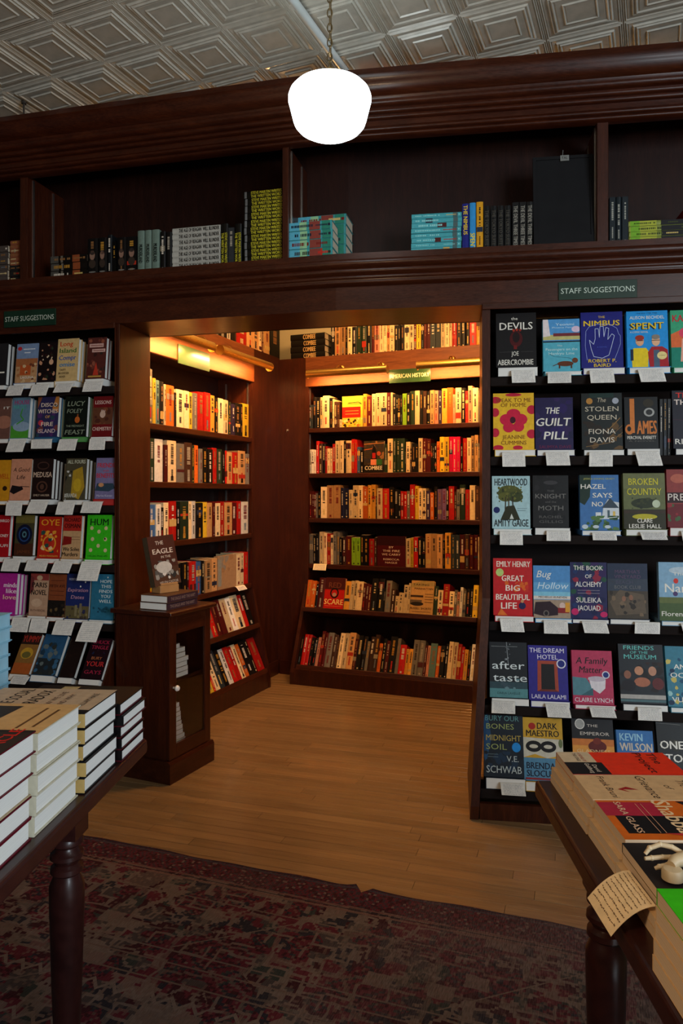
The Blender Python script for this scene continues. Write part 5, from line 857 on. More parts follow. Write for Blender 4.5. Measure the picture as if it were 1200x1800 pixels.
# black board
bd = empty('display_board', FR.M(FR.s(938, .02), .02, ZS+.001, R(7)), 'black display board leaning in the overhead bay above the right sign', 'board')
wb = FR.s(1045, .02)-FR.s(938, .02)
o = MB().box(0, wb, 0, .012, 0, .40).build('board_panel', slate, bd); bevel(o, .002)
m = MB()
for a in ((0, .014, .0, .40), (wb-.014, wb, 0, .40), (.014, wb-.014, 0, .04), (.014, wb-.014, .386, .40)): m.box(a[0], a[1], -.004, -.0002, a[2], a[3])
m.build('board_frame', slate, bd)
m = MB().box(wb*.46, wb*.46+.036, -.007, -.0045, .375, .40, lin((110, 112, 108))); put_text(m, 'TAL', lambda x, y: (x, -.0076, y), wb*.46+.018, .388, .011, lin((40, 40, 40)), w=.026)
m.tube([(wb*.46+.01, -.004, .40), (wb*.46+.012, -.004, .425)], .0012, 6, col=lin((110, 112, 108))); m.build('label_clip', cardm, bd)
# ---------------------------------------------------------------- pendant lamp
px_ = -.042; py_ = 2.65
lp = empty('pendant_lamp', Matrix.Translation((px_, py_, 2.565)), 'glowing white schoolhouse globe hanging on a brass chain', 'lamp')
S_ = 2.65/1300
prof = [(r, z*.80+.02) for r, z in [(.001, 0), (.03, .001), (.06, .006), (.09, .018), (.112, .034), (.126, .054), (.132, .075), (.138, .105), (.144, .135), (.1485, .155), (.1485, .172), (.143, .192), (.128, .212), (.104, .228), (.075, .239), (.05, .244), (.05, .252)]]
g = MB().lathe(prof, 48, cap=False).build('glass_globe', globem, lp, smooth=True)
MB().lathe([(.054, .208), (.058, .214), (.058, .226), (.040, .236), (.014, .244), (.012, .262), (.001, .264)], 32).build('fitter_cap', brass, lp, smooth=True)
zc = .276; i = 0; lk = None
while zc < CZ-2.565-.04:
    mm = MB(); pts = []
    for k in range(14):
        a = 2*math.pi*k/14; r0, r1 = .0085, .0165; x = r0*math.cos(a); z = r1*math.sin(a); pts.append((x, 0, z) if i % 2 else (0, x, z))
    if lk is None or i == 1:
        o = mm.tube(pts, .0024, 7, closed=True).build('chain_link', chainm, lp, Matrix.Translation((0, 0, zc)), smooth=True)
        if i == 0: lk = o
        else: lk2 = o
    else: copy_obj(lk if i % 2 == 0 else lk2, lp, Matrix.Translation((0, 0, zc)))
    zc += .0265; i += 1
MB().tube([(.004, 0, .262), (.005, .004, .45), (.003, 0, CZ-2.565-.03)], .0018, 6).build('lamp_cord', chainm, lp)
MB().lathe([(.01, CZ-2.565-.045), (.055, CZ-2.565-.03), (.06, CZ-2.565-.016), (.06, CZ-2.565-.012)], 24).build('ceiling_canopy', brass, lp, smooth=True)

# ---------------------------------------------------------------- small glass-door cabinet with books on it
ca = R(66.0); CM = Matrix.Translation((-.786+.012, 3.327, 0)) @ Matrix.Rotation(ca, 4, 'Z')
cw, cd, ch = .325, .305, .752
cb = empty('glass_door_cabinet', CM, 'small mahogany cabinet with a glass door standing beside the opening', 'cabinet')
def cbx(name, a, mt=mahog, bv=.0015, parent=cb):
    o = MB().box(*a).build(name, mt, parent)
    if bv: bevel(o, bv)
    return o
cbx('side_panel', (0, .018, .018, cd, .10, ch)); cbx('side_panel', (cw-.018, cw, .018, cd, .10, ch)); cbx('back_panel', (.018, cw-.018, cd-.012, cd, .10, ch), mahog_back)
cbx('bottom_board', (.018, cw-.018, .018, cd-.012, .10, .118)); cbx('shelf', (.0185, cw-.0185, .03, cd-.0125, .435, .450)); cbx('carcass_top', (.018, cw-.018, .018, cd-.012, ch-.02, ch))
m = MB(); m.prism([(-.022, ch+.0005), (-.026, ch+.008), (-.026, ch+.016), (-.018, ch+.022), (cd+.014, ch+.022), (cd+.014, ch+.0005)], -.024, cw+.02); bevel(m.build('table_top', mahog_h, cb), .004, 3)
m = MB(); m.prism([(-.014, 0), (-.014, .085), (-.006, .0995), (cd+.004, .0995), (cd+.004, 0)], -.014, cw+.012); m.build('plinth', mahog_h, cb)
dr_ = empty('door', Matrix.Identity(4), parent=cb)
for a, mt in (((0, .052, 0, .0175, .102, ch-.001), mahog), ((cw-.045, cw, 0, .0175, .102, ch-.001), mahog), ((.052, cw-.045, 0, .0175, .102, .165), mahog_h), ((.052, cw-.045, 0, .0175, ch-.085, ch-.001), mahog_h)):
    o = MB().box(*a).build('door_rail' if mt is mahog_h else 'door_stile', mt, dr_); bevel(o, .002)
MB().box(.0525, cw-.0455, .008, .011, .1655, ch-.0855).build('glass_pane', glass, dr_)
m = MB(); m.lathe([(.005, 0), (.006, .008), (.012, .014), (.014, .021), (.010, .028), (.002, .030)], 20)
m.build('knob', porc, dr_, Matrix.Translation((.030, -.0005, .425)) @ Matrix.Rotation(R(90), 4, 'X'), smooth=True)
# books inside: fore edges to the glass
def flat_book(M, Wx, Ly, T, jacket, label, group, pages=None, ops=None, name='stacked_book', soft=False, spinecol=None, spine_text=None, back=None):
    """lies with the front up; width along local x (spine at -x), height along local y"""
    Mm = M @ Matrix.Translation((0, 0, T)) @ Matrix.Rotation(R(-90), 4, 'X')
    return hard_book(Mm, Wx, Ly, T, jacket, ops, label, group, pages=pages, soft=soft, spinecol=spinecol, spine_text=spine_text, back=back, name=name)
rnd = random.Random(3)
for nm, n, z0, T_ in (('upper', 7, .4505, .0205), ('lower', 10, .1185, .0195)):
    for k in range(n):
        ww = .105 + (.06 if nm == 'upper' and k < 6 else .0)*(1 if k < 4 else .7)+ (.045-.006*k if nm == 'lower' else 0)
        o = flat_book(CM @ Matrix.Translation((.022+ww/2, .035+rnd.uniform(0, .004), z0+k*(T_+.0022))) @ Matrix.Translation((rnd.uniform(-.004, .005), 0, .0)), ww, .21, T_, (204, 196, 178), f'white book, {ORD[k]} from the bottom of the {nm} pile behind the cabinet glass', 'white books inside the cabinet', pages=pagew, soft=True)
# two hardcovers on top, and one propped on an oak block
ct = ch+.0225
bM = CM @ Matrix.Translation((.115, .155, ct)) @ Matrix.Rotation(R(0), 4, 'Z')
brn = (92, 66, 52)
eag = [('r', 0, .36, 1, 1, (84, 50, 42)), ('t', 'THE', .42, .86, .075, .3, (206, 196, 186), .01), ('t', 'EAGLE', .5, .69, .10, .76, (216, 206, 196), .02), ('t', 'IN THE', .58, .57, .05, .36, (196, 186, 176), .01), ('n', 18, .08, .1, .95, .5, .12, [(150, 150, 146), (60, 60, 60), (100, 98, 96), (206, 204, 200)], 80), ('e', .45, .36, .3, .12, (190, 190, 186)), ('t', 'HELEN CASTOR', .55, .06, .05, .7, (190, 180, 170), .01)]
for k, dx in enumerate((.0, -.004)):
    z = ct+.0005+k*.0335
    Mb = CM @ Matrix.Translation((.130+dx, .145, z)) @ Matrix.Rotation(R(90), 4, 'Z')
    # spine towards the door side, tail edge towards the camera side
    Mb = CM @ Matrix.Translation((.125, .13+dx, z)) @ Matrix.Rotation(R(90), 4, 'Z')
    flat_book(CM @ Matrix.Translation((.006+.12*0, .075+dx+.0, z)) @ Matrix.Rotation(R(90), 4, 'Z') @ Matrix.Translation((0, 0, 0)) if False else CM @ Matrix.Translation((.012, .155+dx, z)) @ Matrix.Rotation(R(90), 4, 'Z') @ Matrix.Translation((-.055, -.235, 0)), .155, .235, .033, brn, f'brown hardcover lying flat on the cabinet, {["lower", "upper"][k]} of two', 'hardcovers lying on the cabinet', spinecol=(70, 50, 60), spine_text=('THE EAGLE AND THE HART', (150, 130, 120)))
zb_ = ct+.0675
blk = MB().box(-.055, .055, -.03, .03, 0, .034); blk.box(-.055, .055, .022, .03, .034, .14); blk.box(-.05, .05, -.03, -.022, .034, .045)
blk = blk.build('book_stand', tanw, None, CM @ Matrix.Translation((.130, .12, zb_)) @ Matrix.Rotation(R(-14), 4, 'Z')); bevel(blk, .002); tag(blk, 'light oak block stand on the two flat hardcovers', 'stand')
hard_book(CM @ Matrix.Translation((.130, .103, zb_+.035)) @ Matrix.Rotation(R(-14), 4, 'Z') @ Matrix.Rotation(R(-12), 4, 'X') @ Matrix.Rotation(R(-3), 4, 'Y'), .155, .235, .036, brn, eag, 'brown THE EAGLE hardcover propped upright on the cabinet', None, spinecol=(96, 84, 66))

# ---------------------------------------------------------------- display tables
TZ = .74
def turned_leg(parent, x, y, name='leg'):
    m = MB(); h = .033
    m.box(-h, h, -h, h, .575, TZ-.034)
    pr = [(.030, .575), (.034, .568), (.034, .560), (.024, .552), (.026, .545), (.034, .538), (.035, .530), (.026, .522), (.025, .517), (.033, .510), (.034, .500), (.027, .494), (.029, .487), (.036, .470), (.036, .43), (.031, .25), (.024, .09), (.022, .075), (.028, .068), (.028, .058), (.022, .05), (.018, .0085)]
    m.lathe([(r, z) for r, z in pr[::-1]], 28)
    return m.build(name, mahog_dk, parent, Matrix.Translation((x, y, 0)), smooth=True)
def table(x0, x1, y0, y1, yaw, label, org, ins=.07):
    t = empty('display_table', Matrix.Translation((org[0], org[1], 0)) @ Matrix.Rotation(R(yaw), 4, 'Z'), label, 'table', None)
    m = MB(); m.prism([(y0, TZ-.033), (y0-.004, TZ-.02), (y0, TZ), (y1, TZ), (y1+.004, TZ-.02), (y1, TZ-.033)], x0, x1); bevel(m.build('tabletop', mahog_dk, t), .006, 3)
    for a in ((x0+ins, x1-ins, y1-ins-.02, y1-ins), (x0+ins, x1-ins, y0+ins, y0+ins+.02), (x0+ins, x0+ins+.02, y0+ins+.02, y1-ins-.02), (x1-ins-.02, x1-ins, y0+ins+.02, y1-ins-.02)):
        MB().box(a[0], a[1], a[2], a[3], TZ-.13, TZ-.0335).build('apron', mahog_dk, t)
    for x in (x0+ins+.033, x1-ins-.033):
        for y in (y0+ins+.033, y1-ins-.033): turned_leg(t, x, y)
    return t
# left table: its right edge runs from (-.457,1.674) towards (-.49,1.08)
table(-1.25, 0, -1.5, 0, -4.0, 'dark mahogany table with turned legs under thick white-paged hardcovers', (-.446, 1.700), ins=.098)
table(0, 1.25, -1.35, 0, -2.0, 'dark mahogany table with turned legs under cream paperbacks and a note card', (.380, 1.455), ins=.072)
TL = Matrix.Translation((-.468, 1.55, TZ)) @ Matrix.Rotation(R(-4.0), 4, 'Z')      # x = out to the right, y = away
def lbook(y0, y1, xin, L, T, z, jacket, label, group, ops=None, spine='near', pages=pagew, soft=False, sc=None, back=None, x0=0):
    """book with its long side across (from x=-L to 0), width between y0 and y1, spine near the camera or far"""
    w = y1-y0-.002
    if spine == 'near': M = TL @ Matrix.Translation((x0, (y0+y1)/2, z)) @ Matrix.Rotation(R(90), 4, 'Z')
    else: M = TL @ Matrix.Translation((x0-L, (y0+y1)/2, z)) @ Matrix.Rotation(R(-90), 4, 'Z')
    return flat_book(M, w, L, T, jacket, label, group, pages=pages, ops=ops, soft=soft, spinecol=sc, back=back)
rnd = random.Random(9); OR5 = ['lowest', 'second lowest', 'middle', 'second highest', 'topmost', 'sixth']
for k in range(5):      # D: far stack, black covers with dark red inside
    lbook(.0, .145, 0, .235, .0235, .0006+k*.0242, (22, 18, 20), f'black-covered hardcover, {OR5[k]} in the far corner stack of the left table', 'black hardcovers in the far corner stack',
          ops=[('r', .08, .80, .42, .97, (186, 170, 130)), ('r', .50, .60, .92, .76, (186, 170, 130)), ('r', .1, .42, .4, .56, (176, 160, 124)), ('l', [(.1, .5), (.9, .5)], .006, (90, 84, 84))] if k == 4 else None, back=(90, 20, 34), x0=.008+rnd.uniform(-.004, .004), sc=(20, 16, 18))
soc = [('r', 0, 0, 1, 1, (186, 168, 146)), ('r', .0, .0, .12, 1, (30, 28, 30)), ('t', 'THE SOCIAL', .55, .75, .11, .8, (40, 34, 32), .01), ('t', 'PARADOX', .52, .56, .11, .78, (40, 34, 32), .01), ('t', 'HOW WE LIVE', .5, .4, .05, .7, (90, 60, 54)), ('t', 'WILLIAM HALE', .5, .12, .05, .6, (70, 56, 50)), ('t', 'AND WHY', .5, .3, .05, .5, (90, 60, 54))]
for k in range(5):      # C: tan spine, black boards
    lbook(-.170, -.004, 0, .245, .0298, .0006+k*.0305, (24, 24, 26), f'thick hardcover with tan spine and black boards, {OR5[k]} in its stack', 'tan-spined hardcovers',
          ops=soc if k == 4 else None, sc=(196, 168, 110), x0=rnd.uniform(-.004, .003))
for k in range(5):      # B: cream boards
    T_ = .034
    lbook(-.345, -.175, 0, .25, T_-.0008, .0006+k*T_, (206, 200, 180), f'thick cream-covered hardcover, {OR5[k]} in its stack', 'cream-covered hardcovers',
          ops=[('r', 0, 0, 1, 1, (196, 166, 120)), ('p', [(0, .45), (.3, .7), (.3, .5), (.6, .75), (.6, .5), (.9, .7), (.9, .4)], (60, 54, 50)), ('p', [(.2, .55), (.4, .8), (.5, .6)], (170, 90, 50)), ('l', [(.15, .2), (.85, .2)], .03, (110, 80, 50)), ('l', [(.2, .1), (.8, .1)], .03, (110, 80, 50))] if k == 4 else None, x0=-.006+rnd.uniform(-.004, .004))
for k in range(5):      # A: nearest, wine red boards
    T_ = .0355
    lbook(-.52, -.349, 0, .25, T_-.0008, .0006+k*T_, (110, 24, 44), f'thick hardcover with wine-red boards, {OR5[k]} in the nearest stack', 'wine-red hardcovers',
          ops=[('r', 0, 0, 1, 1, (46, 40, 38)), ('r', .08, .0, .92, .35, (60, 50, 44)), ('t', 'MIRACLE', .6, .12, .09, .86, (196, 50, 34), .03), ('r', .0, .0, .06, 1, (190, 140, 90)), ('p', [(.2, .5), (.6, .8), (.9, .5), (.5, .4)], (190, 90, 40))] if k == 4 else None, x0=-.008+rnd.uniform(-.005, .005), back=(190, 170, 140) if k == 2 else None)
# a tall pale blue pile behind on the left table
bl = (150, 196, 216)
for k in range(9):
    T_ = .0322
    o = flat_book(TL @ Matrix.Translation((-.388+(.004 if k > 6 else 0), -.06, .0006+k*T_)), .17, .19, T_-.0008, bl, f'pale blue hardcover, {ORD[k]} from the bottom of the tall blue pile', 'pale blue hardcovers on the left table', spinecol=bl, pages=matcol(bl))
# ---- right table: proofs and paperbacks
TRM = Matrix.Translation((.414, 1.444, TZ)) @ Matrix.Rotation(R(-1.2), 4, 'Z')      # x right, y away; edge at x=0
pap = (222, 192, 152)
def rbook(y0, y1, L, T, z, jacket, label, group, ops=None, x0=0, pages=None):
    M = TRM @ Matrix.Translation((x0, (y0+y1)/2, z)) @ Matrix.Rotation(R(-90), 4, 'Z')       # width along y, tail edge towards x=0
    return flat_book(M, y1-y0-.0015, L, T, jacket, label, group, pages=pages or pagecm, ops=ops, soft=True)
pagecm = pages_mat('tan_page_edges', (.70, .54, .38), 1)
# cover units: x runs towards the camera... drawn in the book's own reading direction
proj = [('r', 0, 0, 1, 1, (226, 62, 22)), ('r', 0, 0, .48, .30, (206, 186, 156)), ('r', .48, 0, 1, .34, (26, 24, 26)), ('t', 'The', .28, .86, .075, .50, (30, 18, 18), .01), ('t', 'Project', .48, .74, .075, .9, (30, 18, 18), .01), ('t', 'A NOVEL OF', .25, .2, .03, .4, (170, 50, 40)), ('t', 'THE STAGE', .25, .15, .03, .36, (60, 50, 50)), ('t', 'David', .75, .25, .04, .3, (220, 206, 190), .01), ('t', 'Goldberg', .75, .19, .04, .42, (220, 206, 190), .01)]
grie = [('r', 0, 0, 1, 1, (206, 172, 130)), ('t', 'The Age', .5, .82, .07, .6, (50, 34, 30), 0, .2), ('t', 'of', .5, .68, .06, .16, (50, 34, 30), 0, .2), ('t', 'Grievance', .5, .52, .075, .9, (50, 34, 30), 0, .2), ('p', [(.5, .34), (.62, .42), (.6, .3), (.72, .34), (.6, .26)], (160, 30, 34)), ('t', 'Frank Bruni', .5, .2, .055, .86, (60, 44, 38), 0, .2)]
shab = [('r', 0, 0, 1, 1, (206, 110, 30)), ('p', [(.05, .0), (.05, .42), (.42, .42), (.42, .0)], (176, 46, 70)), ('p', [(.42, .06), (.42, .60), (.7, .78), (.66, .5), (.86, .42), (.86, .06)], (28, 24, 26)), ('p', [(.02, .6), (.02, .98), (.3, .98), (.34, .72)], (34, 30, 34)), ('t', 'on', .18, .78, .09, .26, (226, 196, 160), .02), ('t', 'Shabbat', .48, .48, .13, .94, (230, 200, 160), .03), ('t', 'SARA GLASS', .45, .15, .05, .8, (226, 190, 160), .02), ('l', [(.1, .32), (.85, .32)], .006, (220, 170, 140)), ('l', [(.1, .28), (.85, .28)], .006, (220, 170, 140)), ('p', [(.86, .3), (.94, .5), (.94, .7), (.86, .5)], (196, 60, 60))]
specs = [(-.116, 0, .205, 4, .0145, proj, 'red THE PROJECT paperback', 0), (-.226, -.118, .215, 4, .0145, grie, 'tan paperback with script lettering', .0), (-.368, -.228, .215, 4, .0145, shab, 'orange ON SHABBAT paperback', .002)]
for y0, y1, L, n, T_, ops, nm, xx in specs:
    for k in range(n):
        rbook(y0, y1, L, T_-.0004, .0006+k*T_, pap if k < n-1 else {0: (176, 40, 18)}.get(0, pap) if ops is proj else pap, f'{nm}, {["lowest", "second", "third", "topmost"][k]} of its stack on the right table', nm+' stack', ops=ops if k == n-1 else None, x0=xx+(-.006 if k < 2 else 0)+.0015*k)
for k in range(4):
    rbook(-.560, -.372, .215, .0135, .0006+k*.014, (46, 40, 40) if k == 3 else pap, f'dark-covered book, {["lowest", "second", "third", "topmost"][k]} of the stack under the wooden hand', 'dark-covered stack', x0=.0+(-.010 if k < 2 else 0))
grn = [('r', 0, 0, 1, 1, (70, 190, 30)), ('e', .5, .5, .2, .1, (206, 200, 60))]
for k in range(5):
    rbook(-.73, -.573, .215, .0188, .0006+k*.0192, pap if k < 4 else (70, 190, 30), f'thick cream-paged paperback, {OR5[k]} of the green-topped stack', 'green-topped stack', ops=grn if k == 4 else None, x0=-.036+.0012*k)
for k in range(4):
    rbook(-.905, -.735, .225, .0255, .0006+k*.026, pap, f'thick cream-paged paperback, {["lowest", "second", "third", "topmost"][k]} of the nearest stack on the right table', 'nearest right-table stack', x0=-.02)
# more stacks to the right on the same table
for q, (y0, y1, cc, nm) in enumerate(((-.15, -.005, (60, 76, 110), 'blue'), (-.31, -.16, (176, 150, 110), 'sand'))):
    for k in range(2):
        rbook(y0, y1, .21, .014, .0006+k*.0145, cc, f'{nm} paperback, {["lower", "upper"][k]} of two at the right table centre', nm+' paperbacks', x0=.235)
# carved wooden hand lying on the dark-covered stack
hz_ = .0572
hd = empty('wooden_hand', TRM @ Matrix.Translation((-.002, -.462, hz_)) @ Matrix.Scale(.58, 4), 'pale jointed wooden hand lying on the dark-covered stack of the right table', 'ornament')
m = MB(); m.lathe([(.020, 0), (.024, .003), (.024, .02), (.020, .026), (.012, .028)], 24); m.build('wrist_base', palew, hd, Matrix.Translation((.052, -.028, .0005)), smooth=True)
m = MB(); m.tube([(.052, -.02, .030), (.064, -.010, .034), (.095, .000, .036), (.13, .004, .036), (.15, .004, .034)], [.010, .014, .017, .015, .010], 14); m.build('palm', palew, hd, smooth=True)
def fing(pts, r, nm):
    o = MB().tube(pts, [r, r*1.05, r, r*.95, r*.75][:len(pts)], 12).build(nm, palew, hd, smooth=True)
    for p in pts[1:-1]:
        s = MB(); s.lathe([(.001, -r*1.15), (r*.8, -r*.8), (r*1.15, 0), (r*.8, r*.8), (.001, r*1.15)], 12); s.build('joint', palew, o, Matrix.Translation(p), smooth=True)
fing([(.095, .010, .040), (.07, .020, .052), (.045, .024, .056), (.02, .022, .048), (.008, .018, .036)], .0058, 'finger')
fing([(.095, .006, .038), (.07, .008, .034), (.045, .010, .033), (.02, .010, .031), (.004, .009, .030)], .0056, 'finger')
fing([(.095, .000, .034), (.072, -.004, .026), (.05, -.004, .022), (.032, -.004, .018), (.022, -.003, .013)], .0056, 'finger')
fing([(.14, .004, .036), (.16, .006, .034), (.18, .003, .030), (.195, -.002, .024)], .0054, 'finger')
fing([(.13, -.006, .036), (.15, -.016, .030), (.168, -.022, .020), (.178, -.024, .010)], .006, 'thumb')
# handwritten card sticking out of the stack
m = MB(); P0, P1 = Vector((.40, 1.030, .7775)), Vector((.40, .940, .7775)); N_ = 8; c = lin((246, 216, 168)); grid = []
for i in range(N_+1):
    t = i/N_; off = Vector((-.058*t, -.001*t, -.036*t*t-.002*t)); grid.append((P0+off, P1+off))
for i in range(N_):
    a, b = grid[i]; c_, d__ = grid[i+1]; up = Vector((0, 0, .0005))
    m.poly([a, c_, d__, b], c); m.poly([a-up, b-up, d__-up, c_-up], c)
    m.poly([a, a-up, c_-up, c_], c); m.poly([b, d__, d__-up, b-up], c)
m.poly([grid[-1][0], grid[-1][0]-up, grid[-1][1]-up, grid[-1][1]], c)
ink = lin((110, 84, 64)); rn = random.Random(4)
for r_ in range(9):         # lines of handwriting run from far to near, stacked outwards
    v = .07+r_*.10; y = .06
    while y < .92:
        L = rn.uniform(.02, .07); y1 = min(.95, y+L); th = rn.uniform(.012, .022)
        def Q(tt, yy):
            i = min(N_-1, int(tt*N_)); f = tt*N_-i; A = grid[i][0].lerp(grid[i+1][0], f); B = grid[i][1].lerp(grid[i+1][1], f); return A.lerp(B, yy)+Vector((0, 0, .0005))
        j = rn.uniform(-.012, .012)
        m.poly([Q(v+j, y), Q(v+j+th, y), Q(v+j*.3+th, y1), Q(v+j*.3, y1)], ink); y = y1+rn.uniform(.008, .02)
tag(m.build('note_card', cardm), 'large cream handwritten card curling out of the right table paperbacks', 'card')

# ---------------------------------------------------------------- rug
RA = R(19.6); rS = Vector((math.cos(RA), -math.sin(RA), 0)); rO = Vector((-.972, 2.807, 0))
rugm, nt, b = mat('worn_persian_rug', rough=.95, spec=.1)
tc = node(nt, 'ShaderNodeTexCoord'); sep = node(nt, 'ShaderNodeSeparateXYZ'); nt.links.new(tc.outputs['Object'], sep.inputs[0])
X, Yv = sep.outputs[0], mth(nt, 'MULTIPLY', sep.outputs[1], -1)      # Yv = distance in from the far edge
RED = (.085, .011, .020); DRD = (.034, .006, .010); NAV = (.016, .016, .024); CRM = (.15, .115, .10); GRY = (.05, .04, .04); TEA = (.026, .034, .032)
wob = node(nt, 'ShaderNodeTexNoise', Scale=16, Detail=3); nt.links.new(tc.outputs['Object'], wob.inputs['Vector'])
wsep = node(nt, 'ShaderNodeSeparateColor'); nt.links.new(wob.outputs['Color'], wsep.inputs[0])
wx = mth(nt, 'MULTIPLY_ADD', wsep.outputs[0], .05, -.025); wy = mth(nt, 'MULTIPLY_ADD', wsep.outputs[1], .05, -.025)
XW, YW = mth(nt, 'SNAP', mth(nt, 'ADD', X, mth(nt, 'MULTIPLY', wx, .5)), .0085), mth(nt, 'SNAP', mth(nt, 'ADD', Yv, mth(nt, 'MULTIPLY', wy, .5)), .0095)
def sq(nt, sx, sy, rot=0):
    cmb = node(nt, 'ShaderNodeCombineXYZ'); nt.links.new(mth(nt, 'MULTIPLY', XW, sx), cmb.inputs[0]); nt.links.new(mth(nt, 'MULTIPLY', YW, sy), cmb.inputs[1])
    if rot:
        m_ = node(nt, 'ShaderNodeMapping'); m_.inputs['Rotation'].default_value = (0, 0, rot); nt.links.new(cmb.outputs[0], m_.inputs[0]); return m_.outputs[0]
    return cmb.outputs[0]
def vor(dist, sc, rnd_, feat='F1', rot=0):
    v = node(nt, 'ShaderNodeTexVoronoi', feature=feat, Scale=1)
    if feat == 'F1': v.distance = dist
    v.inputs['Randomness'].default_value = rnd_; nt.links.new(sq(nt, sc[0], sc[1], rot), v.inputs['Vector']); return v
v1 = vor('MANHATTAN', (5.5, 8), .7); v2 = vor('CHEBYCHEV', (17, 22), 1); v3 = vor('MANHATTAN', (34, 40), 1); v4 = vor('', (15, 19), 1, 'DISTANCE_TO_EDGE'); v5 = vor('', (4, 6.5), .5, 'DISTANCE_TO_EDGE')
rings = mth(nt, 'FRACT', mth(nt, 'MULTIPLY', v1.outputs['Distance'], 2.6))
field = ramp(nt, rings, [(0, RED), (.34, DRD), (.55, RED), (.72, NAV), (.86, TEA), (.93, DRD)], 'CONSTANT')
c2 = ramp(nt, v2.outputs['Color'], [(0, RED), (.3, DRD), (.5, NAV), (.62, GRY), (.74, TEA), (.84, RED)], 'CONSTANT')
pick = node(nt, 'ShaderNodeTexNoise', Scale=5); nt.links.new(tc.outputs['Object'], pick.inputs['Vector'])
field = mixc(nt, mth(nt, 'GREATER_THAN', pick.outputs['Fac'], .48), field, c2)
field = mixc(nt, mth(nt, 'MULTIPLY', mth(nt, 'MULTIPLY', mth(nt, 'LESS_THAN', v4.outputs['Distance'], .07), .8), mth(nt, 'GREATER_THAN', pick.outputs['Fac'], .52)), field, CRM)
v6 = vor('CHEBYCHEV', (9, 11), .9); field = mixc(nt, mth(nt, 'MULTIPLY', mth(nt, 'GREATER_THAN', mth(nt, 'FRACT', mth(nt, 'MULTIPLY', v6.outputs['Distance'], 3.1)), .84), .75), field, CRM)
field = mixc(nt, mth(nt, 'MULTIPLY', mth(nt, 'LESS_THAN', v5.outputs['Distance'], .030), .55), field, (.13, .10, .085))
field = mixc(nt, mth(nt, 'MULTIPLY', mth(nt, 'GREATER_THAN', mth(nt, 'FRACT', mth(nt, 'MULTIPLY', v3.outputs['Distance'], 2.1)), .87), .55), field, (.13, .085, .07))
bnd = vor('MANHATTAN', (22, 24), .35)
bcol = ramp(nt, mth(nt, 'FRACT', mth(nt, 'MULTIPLY', bnd.outputs['Distance'], 2.2)), [(0, RED), (.35, DRD), (.6, (.035, .022, .03)), (.86, (.12, .085, .08)), (.93, DRD)], 'CONSTANT')
def between(a, b_): return mth(nt, 'MULTIPLY', mth(nt, 'GREATER_THAN', Yv, a), mth(nt, 'LESS_THAN', Yv, b_))
c = mixc(nt, mth(nt, 'LESS_THAN', Yv, .115), field, bcol)
for a, b_, cc in ((.118, .124, (.13, .055, .05)), (.130, .134, (.02, .008, .012)), (.138, .147, (.14, .075, .065)), (.235, .240, (.12, .09, .075)), (.50, .506, (.12, .09, .08)), (.55, .556, (.12, .08, .07)), (.62, .626, (.12, .085, .07)), (.012, .02, (.04, .036, .055)), (0, .008, (.015, .012, .025))):
    c = mixc(nt, between(a, b_), c, cc)
zig = mth(nt, 'ADD', Yv, mth(nt, 'MULTIPLY', mth(nt, 'PINGPONG', X, .03), 1.1))
for a in (.70, .86, 1.12): c = mixc(nt, mth(nt, 'MULTIPLY', mth(nt, 'MULTIPLY', mth(nt, 'GREATER_THAN', zig, a), mth(nt, 'LESS_THAN', zig, a+.014)), mth(nt, 'GREATER_THAN', pick.outputs['Fac'], .40)), c, CRM)
for k_, (sg, of, fq) in enumerate(((.55, .3, 1.3),)):
    dg = mth(nt, 'FRACT', mth(nt, 'ADD', mth(nt, 'MULTIPLY', X, fq), mth(nt, 'MULTIPLY_ADD', Yv, sg*3, of)))
    c = mixc(nt, mth(nt, 'MULTIPLY', mth(nt, 'LESS_THAN', dg, .010), between(.16, .49)), c, (.13, .10, .085))
    c = mixc(nt, mth(nt, 'MULTIPLY', mth(nt, 'LESS_THAN', dg, .010), mth(nt, 'GREATER_THAN', Yv, .66)), c, (.12, .09, .08))
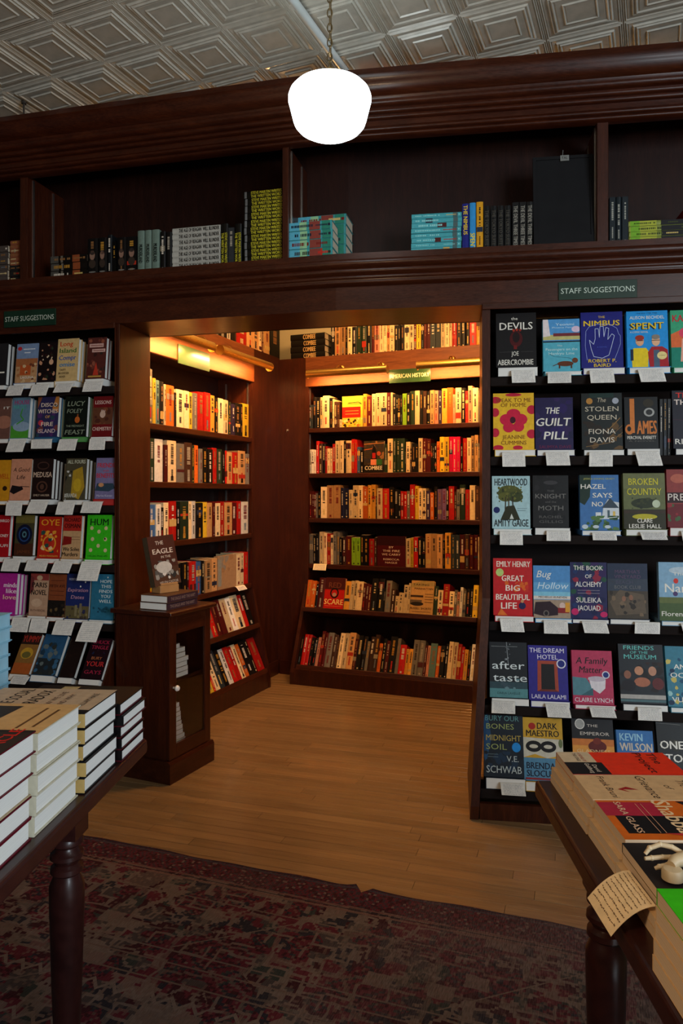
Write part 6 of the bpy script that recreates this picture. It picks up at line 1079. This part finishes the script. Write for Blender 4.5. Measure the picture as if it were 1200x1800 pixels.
# wear: greyer towards the right and in patches; fine woven ribs
wear = node(nt, 'ShaderNodeTexNoise', Scale=2.1, Detail=5, Roughness=.6); nt.links.new(tc.outputs['Object'], wear.inputs['Vector'])
wf = mth(nt, 'ADD', mth(nt, 'MULTIPLY', wear.outputs['Fac'], 1.7), mth(nt, 'MULTIPLY_ADD', X, .46, -1.25))
fine = node(nt, 'ShaderNodeTexNoise', Scale=1, Detail=2); mp = node(nt, 'ShaderNodeMapping'); mp.inputs['Scale'].default_value = (330, 40, 1); nt.links.new(tc.outputs['Object'], mp.inputs[0]); nt.links.new(mp.outputs[0], fine.inputs['Vector'])
wcl = node(nt, 'ShaderNodeClamp'); nt.links.new(wf, wcl.inputs[0]); wcl.inputs[1].default_value = .08; wcl.inputs[2].default_value = .82
c = mixc(nt, wcl.outputs[0], c, ramp(nt, fine.outputs['Fac'], [(.35, (.045, .034, .038)), (.62, (.13, .10, .105))]))
c = mixc(nt, .5, c, ramp(nt, fine.outputs['Fac'], [(.3, (.7,)*3), (.7, (1.25,)*3)]), 'MULTIPLY')
nt.links.new(c, b.inputs['Base Color']); bump(nt, b, fine.outputs['Fac'], .5, .002)
# mesh: far edge slightly wavy with a nick at the fold
def edge(x):
    e = .004*math.sin(x*9)+.003*math.sin(x*23)
    x0 = (FX(0).th*0+1.07)
    k = x-1.085
    if 0 <= k < .05: e -= .035*math.sin(min(1, k/.05)*math.pi)
    if -.03 < k < 0: e += .006
    return e
nx, ny = 150, 46; Wr, Dr = 4.4, 2.8; xo = -1.9; vs_ = []; fs = []
for j in range(ny):
    for i in range(nx):
        x = xo+Wr*i/(nx-1); t = j/(ny-1); y = -Dr*t+edge(x)*(1-t)**8
        vs_.append((x, y, .0065+.0012*math.sin(x*5+y*3)+(.008*math.exp(-((x-1.1)/.05)**2-(y/.05)**2))))
n0 = nx*ny
for i in range(nx): vs_.append((vs_[i][0], vs_[i][1]+.002, .0005))
for j in range(ny-1):
    for i in range(nx-1): a = j*nx+i; fs.append((a, a+nx, a+nx+1, a+1))
for i in range(nx-1): fs.append((i, i+1, n0+i+1, n0+i))
m = MB(); m.raw(vs_, fs, (1, 1, 1))
rug = m.build('rug', rugm, None, Matrix.Translation(rO) @ Matrix.Rotation(-RA, 4, 'Z'), smooth=True); tag(rug, 'worn dark red patterned rug on the floor under both tables', 'rug')
